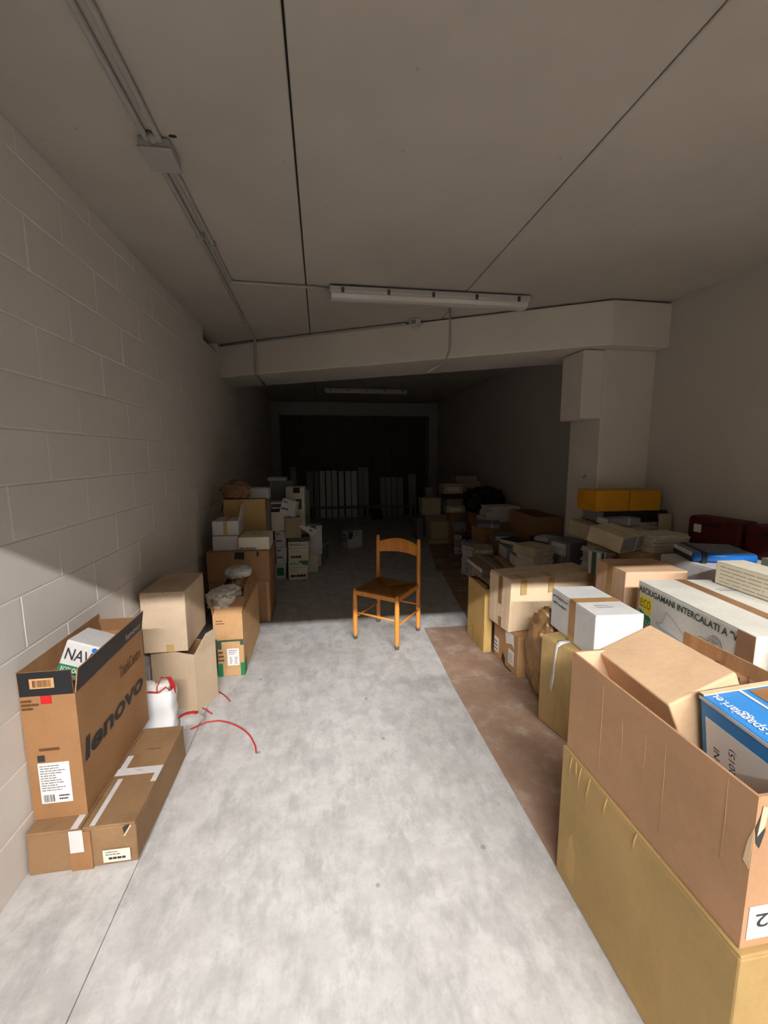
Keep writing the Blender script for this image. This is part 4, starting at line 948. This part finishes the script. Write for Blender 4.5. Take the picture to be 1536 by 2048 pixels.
    root, F = closed_carton('second paper towel carton cut off by the right edge of the view', c, -7.8, 0.47, 0.36, 0.245, MATS['towel_white'], seam='y')
    F.poly('left', [(0.012, h-0.09), (0.15, h-0.09), (0.15, h-0.18), (0.08, h-0.2), (0.012, h-0.17)], YELLOW, 'yellow_logo', 0.001); F.text('left', 'eco', 0.016, h-0.16, 0.14, h-0.11, MATS['ink_olive'], 0.0, 0.0022); F.text('left', 'ASCIUGAMANI', 0.012, h-0.062, 0.30, h-0.034, MATS['ink_green_black'], 0.02)
right_front()

# ================================================================== RIGHT HEAP BEHIND
def heap():
    # hidden base cartons that carry the heap
    closed_carton('brown carton at the foot of the heap beside the pillar', (2.53, 3.07, 0.005), 0, 0.80, 0.64, 0.55, KRAFT_D, seam='x')
    closed_carton('brown carton second from the floor in the heap beside the pillar', (2.63, 3.07, 0.557), 0, 0.62, 0.64, 0.325, KRAFT, seam='x')
    closed_carton('brown carton by the right wall below the blue folder', (2.655, 2.33, 0.005), 0, 0.62, 0.52, 0.52, KRAFT_D, seam='x')
    closed_carton('grey-white carton by the right wall below the blue folder', (2.625, 2.33, 0.527), 2, 0.60, 0.48, 0.40, GREYB, seam='x')
    closed_carton('brown carton by the right wall beside the paper towel carton', (2.66, 1.72, 0.005), 0, 0.62, 0.60, 0.60, KRAFT, seam='x')
    # things on the towel carton and by the wall
    folder('cream ledger folder with handwritten spine lying on the paper towel carton', (2.22, 1.74, 0.904), -4, 0.16, 0.50, 0.125, IVORY, 'left', PAPER, LABEL_Y, False, seed=3)
    folder('grey-green folder stacked behind the cream ledger folder', (2.62, 1.80, 0.608), -6, 0.34, 0.40, 0.42, GREYG, 'left', PAPER, None, False, seed=4)
    # blue elastic folder
    r2 = thing('elastic_folder', 'glossy blue folder with black elastic band on the heap', 'folder', (2.55, 2.40, 0.93), -22)
    MB().box(-0.17, -0.15, 0.0, 0.17, 0.15, 0.03).build('back_cover', NAVY, r2, 0.004)
    MB().tube([(-0.17, -0.15, 0.036), (0.0, -0.152, 0.036), (0.17, -0.15, 0.036)], [(0.02, 0.03)]*3, 12).build('spine', BLUE_P, r2, 0, True)
    MB().box(-0.165, -0.14, 0.03, 0.165, 0.15, 0.06).build('paper_block', PAPER, r2); MB().box(-0.17, -0.15, 0.06, 0.17, 0.155, 0.066).build('front_cover', GREY2, r2, 0.002)
    MB().box(-0.13, -0.178, 0.0, -0.10, 0.156, 0.069).build('elastic_band', BLACK, r2, 0.003)
    bundle('loose brownish papers heaped beside the blue folder', (2.56, 2.84, 0.885), 8, 0.34, 0.22, 0.13, PAPER_O, seed=7, n=9, string=False)
    bundle('pale loose papers in front of the amber boxes', (2.50, 3.11, 0.885), 8, 0.22, 0.20, 0.12, PAPER_O, seed=8, n=8)
    # labelled archive folders
    folder('beige archive folder with written spine, tilted on the heap before the amber boxes', (2.21, 2.90, 0.925), 22, 0.28, 0.27, 0.12, BEIGE, 'left', GREY1, BEIGE, True, seed=11, rx=12)
    folder('beige archive folder with written spine beside the pillar foot', (2.36, 3.36, 0.885), 8, 0.26, 0.33, 0.13, BEIGE, 'left', GREY1, BEIGE, True, seed=12, rx=7)
    folder('grey folder of papers lying on the beige folder by the pillar', (2.46, 3.20, 1.03), -4, 0.28, 0.18, 0.06, GREY2, 'front', PAPER, None, True, seed=13)
    folder('black flat binder under the two amber boxes', (2.64, 3.37, 1.035), 0, 0.60, 0.31, 0.095, BLACK, 'front', GREY1, None, False, seed=14)
    bundle('brown papers carrying the black flat binder', (2.70, 3.36, 0.885), 0, 0.50, 0.28, 0.148, PAPER_O, seed=15, n=8)
    folder('small beige tag board standing by the black binder', (2.90, 3.20, 0.885), 0, 0.12, 0.03, 0.22, BEIGE, 'front', PAPER_O, None, False, seed=16, name='tag_board', cat='board')
    box_file('amber archive box on the left of the pair by the pillar', (2.425, 3.36, 1.132), 1, 0.31, 0.26, 0.175, AMBER, group='pair of amber archive boxes', lid=False)
    box_file('amber archive box on the right of the pair by the pillar', (2.735, 3.36, 1.132), -1, 0.285, 0.26, 0.172, AMBER, group='pair of amber archive boxes', lid=False)
    # dark red cases against the right wall
    for i, (y, lab, l) in enumerate(((2.66, 'dark red rounded case with a small pale label by the right wall', 0.40), (2.24, 'dark red rounded case nearer the camera by the right wall', 0.36))):
        root = thing('red_case', lab, 'case', (2.885, y, 0.93), 4 if i == 0 else -2, 'dark red cases by the right wall')
        MB().box(-0.085, -l/2, 0, 0.085, l/2, 0.22).build('body', DKRED, root, 0.03, seg=4); MB().tube([(-0.088, -0.06, 0.17), (-0.11, -0.05, 0.17), (-0.11, 0.05, 0.17), (-0.088, 0.06, 0.17)], 0.008, 6).build('handle', BLACK, root, 0, True)
        if i == 0: Faces(root, 0.17, l, 0.22).patch('left', 0.06, 0.10, 0.12, 0.16, PAPER, 'label')
    # upright green striped folder
    g, F = box_file('pale upright folder with a green stripe beside the tan taped box', (2.03, 2.83, 0.722), 14, 0.06, 0.10, 0.17, GREYB, group=None, name='striped_folder', cat='folder', lid=False)
    F.patch('left', 0.03, 0.0, 0.07, 0.17, DKGREEN, 'green_stripe'); F.patch('front', 0.015, 0.0, 0.04, 0.17, DKGREEN, 'green_stripe')
    # ---- middle heap
    closed_carton('brown carton low in the heap behind the cream carton', (1.95, 3.65, 0.005), 4, 0.30, 0.34, 0.52, KRAFT_D, seam='x')
    F = box_file('grey archive box with white label and string in the middle heap', (2.32, 3.655, 0.005), 12, 0.25, 0.29, 0.80, GREY2, 'left', None, lid=False)[1]
    F.patch('left', 0.05, 0.67, 0.24, 0.78, LABEL, 'label', 0.001); F.squiggle('left', 0.07, 0.70, 0.22, 0.75, INKG, 2); MB().tube([(-0.136, -0.09, 0.78), (-0.137, -0.06, 0.62), (-0.137, -0.055, 0.5)], 0.004, 5).build('string', STRING, F.root)
    bundle('string-tied old papers beside the grey archive box', (1.96, 3.64, 0.528), 16, 0.26, 0.25, 0.15, PAPER_O, seed=21)
    bundle('crumpled tied papers under the beige tilted folder', (2.215, 3.07, 0.557), 8, 0.15, 0.28, 0.17, PAPER, seed=22)
    bundle('upper crumpled papers directly under the beige tilted folder', (2.215, 3.08, 0.73), -6, 0.15, 0.28, 0.12, PAPER_O, seed=26)
    closed_carton('tan carton low in the heap under the dark flat folder', (2.12, 4.26, 0.005), -8, 0.40, 0.58, 0.44, KRAFT, seam='y')
    folder('dark taupe folder with pale page edges lying on the tan carton', (2.08, 4.06, 0.448), -12, 0.24, 0.34, 0.13, TAUPE, 'right', PAPER, None, True, seed=23, rx=-3)
    folder('flat dark green folder behind the taupe folder', (2.17, 4.45, 0.448), -8, 0.30, 0.34, 0.14, GREYG, 'front', PAPER, None, True, seed=24)
    closed_carton('dim carton by the right wall in the middle of the heap', (2.70, 4.50, 0.005), 0, 0.50, 0.60, 0.52, KRAFT_D, seam='x')
    box_file('long dark red archive box in the middle heap', (2.50, 4.48, 0.53), -10, 0.12, 0.48, 0.11, DKRED, lid=False)
    box_file('pale grey archive box beside the long dark red one', (2.70, 4.60, 0.53), -10, 0.20, 0.36, 0.12, GREY1)
    box_file('grey-green archive box by the right wall behind the pillar', (2.86, 4.32, 0.53), 0, 0.16, 0.24, 0.25, GREYG, lid=False)
    open_carton('dark brown open carton against the right wall beyond the pillar', (2.80, 5.23, 0.005), 0, 0.34, 0.76, 0.83, KRAFT_D, INSIDE)
    closed_carton('dull tan carton leaning in the middle of the heap', (2.36, 5.13, 0.005), -6, 0.34, 0.44, 0.52, TAUPE_C, warp=0.01, seam='y')
    folder('grey folder lying on the dull tan carton', (2.34, 5.12, 0.527), -20, 0.26, 0.34, 0.06, GREYG, 'left', PAPER, None, False, seed=25)
    open_carton('broken brown carton tipped behind the newspaper bundles', (2.30, 5.60, 0.005), 14, 0.32, 0.30, 0.60, KRAFT_D, INSIDE)
    spots = [(1.98, 5.32, 0.40, 24), (2.02, 5.02, 0.42, -6), (1.93, 4.74, 0.36, 14), (1.74, 4.42, 0.38, -12), (1.69, 4.10, 0.30, 20)]
    labs = ['far left newspaper bundle standing at the edge of the heap', 'second newspaper bundle from the far end of the row', 'middle bundle of the row of old newspapers', 'fourth newspaper bundle from the far end of the row', 'nearest low newspaper bundle behind the cream carton']
    for i, (x, y, hh, rz) in enumerate(spots): bundle(labs[i], (x, y, 0.006), rz, 0.20, 0.23, hh, PAPER_O if i % 2 else PAPER, seed=30+i, n=9)
    folder('thin grey folder on the farthest newspaper bundle', (2.0, 5.28, 0.412), 30, 0.24, 0.30, 0.045, GREY1, 'left', PAPER, None, True, seed=61, ry=6)
    folder('slim beige folder across the middle newspaper bundles', (1.95, 4.86, 0.432), -18, 0.22, 0.32, 0.05, BEIGE, 'left', PAPER_O, None, True, seed=62)
    folder('brown folder slumped on the nearest newspaper bundles', (1.73, 4.30, 0.392), 12, 0.24, 0.32, 0.06, TAUPE, 'front', PAPER, None, True, seed=63, rx=10)
    folder('black folder lying on the flat dark green folder', (2.20, 4.50, 0.592), 22, 0.24, 0.30, 0.05, BLACK, 'front', PAPER, None, False, seed=64)
    bundle('loose pale papers sliding off the long red box', (2.52, 4.36, 0.645), 30, 0.20, 0.26, 0.05, PAPER, seed=65, n=4, string=False)
    folder('grey-blue folder on the rim of the broken brown carton', (2.32, 5.60, 0.608), -24, 0.28, 0.36, 0.06, GREY2, 'front', PAPER, None, True, seed=66)
    bundle('tied papers lying in the dark open carton by the right wall', (2.79, 5.10, 0.62), 6, 0.26, 0.34, 0.14, PAPER_O, seed=67)
    box_file('brown box lying in the bottom of the dark open carton by the right wall', (2.80, 5.12, 0.014), 0, 0.28, 0.42, 0.60, TAUPE_C, lid=False)
    folder('beige folder with written spine on the tied papers behind the cream carton', (1.97, 3.66, 0.682), 18, 0.26, 0.28, 0.085, BEIGE, 'left', PAPER_O, BEIGE, True, seed=68)
    box_file('tall beige archive box supporting the flat paper stack', (2.62, 6.0, 0.005), 0, 0.56, 0.36, 0.61, TAUPE_C, lid=False)
    for i in range(3):
        bundle(['lowest', 'middle', 'topmost'][i]+' flat bundle of white papers near the black bag', (2.62+0.02*i, 6.0, 0.62+0.077*i), (4, -3, 6)[i], 0.56-0.04*i, 0.34, 0.072, PAPER, seed=40+i, n=4, string=False)
    # black bag on a carton
    closed_carton('dark carton under the black plastic bag', (2.70, 6.60, 0.006), 0, 0.50, 0.46, 0.66, KRAFT_D, seam='x')
    lump('rubbish_bag', 'slumped black plastic rubbish bag on the far right heap', 'bag', (2.62, 6.58, 0.668), (0.58, 0.46, 0.42), BLACKBAG, 2, 0.22, 5)
    # upright binders on the floor
    for i, (x, y, m, lab) in enumerate(((2.18, 6.62, WHITEB, 'white upright binder at the left of the binder row'), (2.235, 6.60, GREYB, 'pale grey upright binder second in the binder row'), (2.29, 6.55, NAVY, 'navy upright binder third in the binder row'), (2.35, 6.50, DKRED, 'dark red upright binder at the right of the binder row'))):
        lever_binder(lab, (x, y, 0.004), -16, 0.05, 0.27, 0.31, m, LABEL if i > 1 else GREY1)
    lump('grey_cloth', 'heap of grey cloth lying on the row of binders', 'cloth', (2.25, 6.66, 0.318), (0.22, 0.24, 0.20), GREY1, 9, 0.3, 4)
    # far beige boxes
    root, F = box_file('beige archive box on the floor at the far end of the right heap', (2.12, 7.45, 0.085), 0, 0.37, 0.26, 0.32, BEIGE, 'front', None)
    box_file('flattened beige box under the far beige archive box', (2.08, 7.43, 0.005), 3, 0.42, 0.30, 0.075, BEIGE, lid=False)
    box_file('dark box between the far beige archive boxes', (2.06, 7.56, 0.408), 0, 0.40, 0.26, 0.115, TAUPE, lid=False)
    box_file('beige archive box, lower of the pair on the dark box', (1.97, 7.55, 0.525), -2, 0.35, 0.26, 0.145, BEIGE, 'front')
    box_file('beige archive box, upper of the pair on the dark box', (1.965, 7.55, 0.672), 1, 0.35, 0.26, 0.15, BEIGE, 'front')
    closed_carton('dark carton under the far labelled boxes', (2.55, 7.45, 0.005), 0, 0.56, 0.40, 0.575, KRAFT_D, seam='x')
    box_file('beige box with written front under the grey-green far box', (2.36, 7.32, 0.583), -5, 0.33, 0.28, 0.115, BEIGE, 'front', LABEL_Y)
    box_file('grey-green box on the beige written box', (2.36, 7.34, 0.70), 3, 0.34, 0.28, 0.12, GREYG, 'front')
    box_file('dark red box under the white-fronted far box', (2.40, 7.42, 0.822), 4, 0.40, 0.28, 0.085, DKRED, lid=False)
    box_file('white-fronted archive box on the dark red far box', (2.33, 7.42, 0.909), 2, 0.36, 0.26, 0.175, BEIGE, 'front', LABEL)
    closed_carton('tall dark carton behind the far stack of beige boxes', (2.76, 7.90, 0.005), 0, 0.42, 0.46, 0.90, KRAFT_D, seam='x')
    for i in range(3):
        box_file(['lowest', 'middle', 'topmost'][i]+' beige box of the far stack by the right wall', ((2.74, 2.74, 2.70)[i], 7.80, 0.907+0.098*i), (5, -2, 2)[i], (0.38, 0.46, 0.42)[i], 0.26, 0.096, BEIGE, 'front', group='far stack of three beige boxes', lid=False)
    bundle('pale rolled papers standing among the far right boxes', (2.02, 7.85, 0.005), 0, 0.16, 0.16, 0.98, GREY1, seed=50, n=3, string=False)
    box_file('grey box low behind the far beige archive boxes', (1.83, 7.84, 0.005), 6, 0.13, 0.2, 0.42, GREY1, lid=False)

heap()

# ================================================================== print sits on its label: sub-parts
def nest_prints():
    PR = {'print', 'barcode', 'handwriting', 'printed_lines', 'lettering'}
    def bb(o):
        vs = [v.co for v in o.data.vertices]
        return Vector([min(v[i] for v in vs) for i in range(3)]), Vector([max(v[i] for v in vs) for i in range(3)])
    for root in [o for o in bpy.data.objects if o.type == 'EMPTY' and 'category' in o]:
        ch = [c for c in root.children if c.type == 'MESH']
        labs = [(c, *bb(c)) for c in ch if any(k in c.name for k in ('label', 'logo', 'green_band', 'green_hill'))]
        for c in ch:
            if c.name.split('.')[0] not in PR or not labs: continue
            a, b = bb(c); m = (a+b)/2
            for l, p, q in labs:
                if all(p[i]-0.004 <= m[i] <= q[i]+0.004 for i in range(3)):
                    c.parent = l; break
nest_prints()
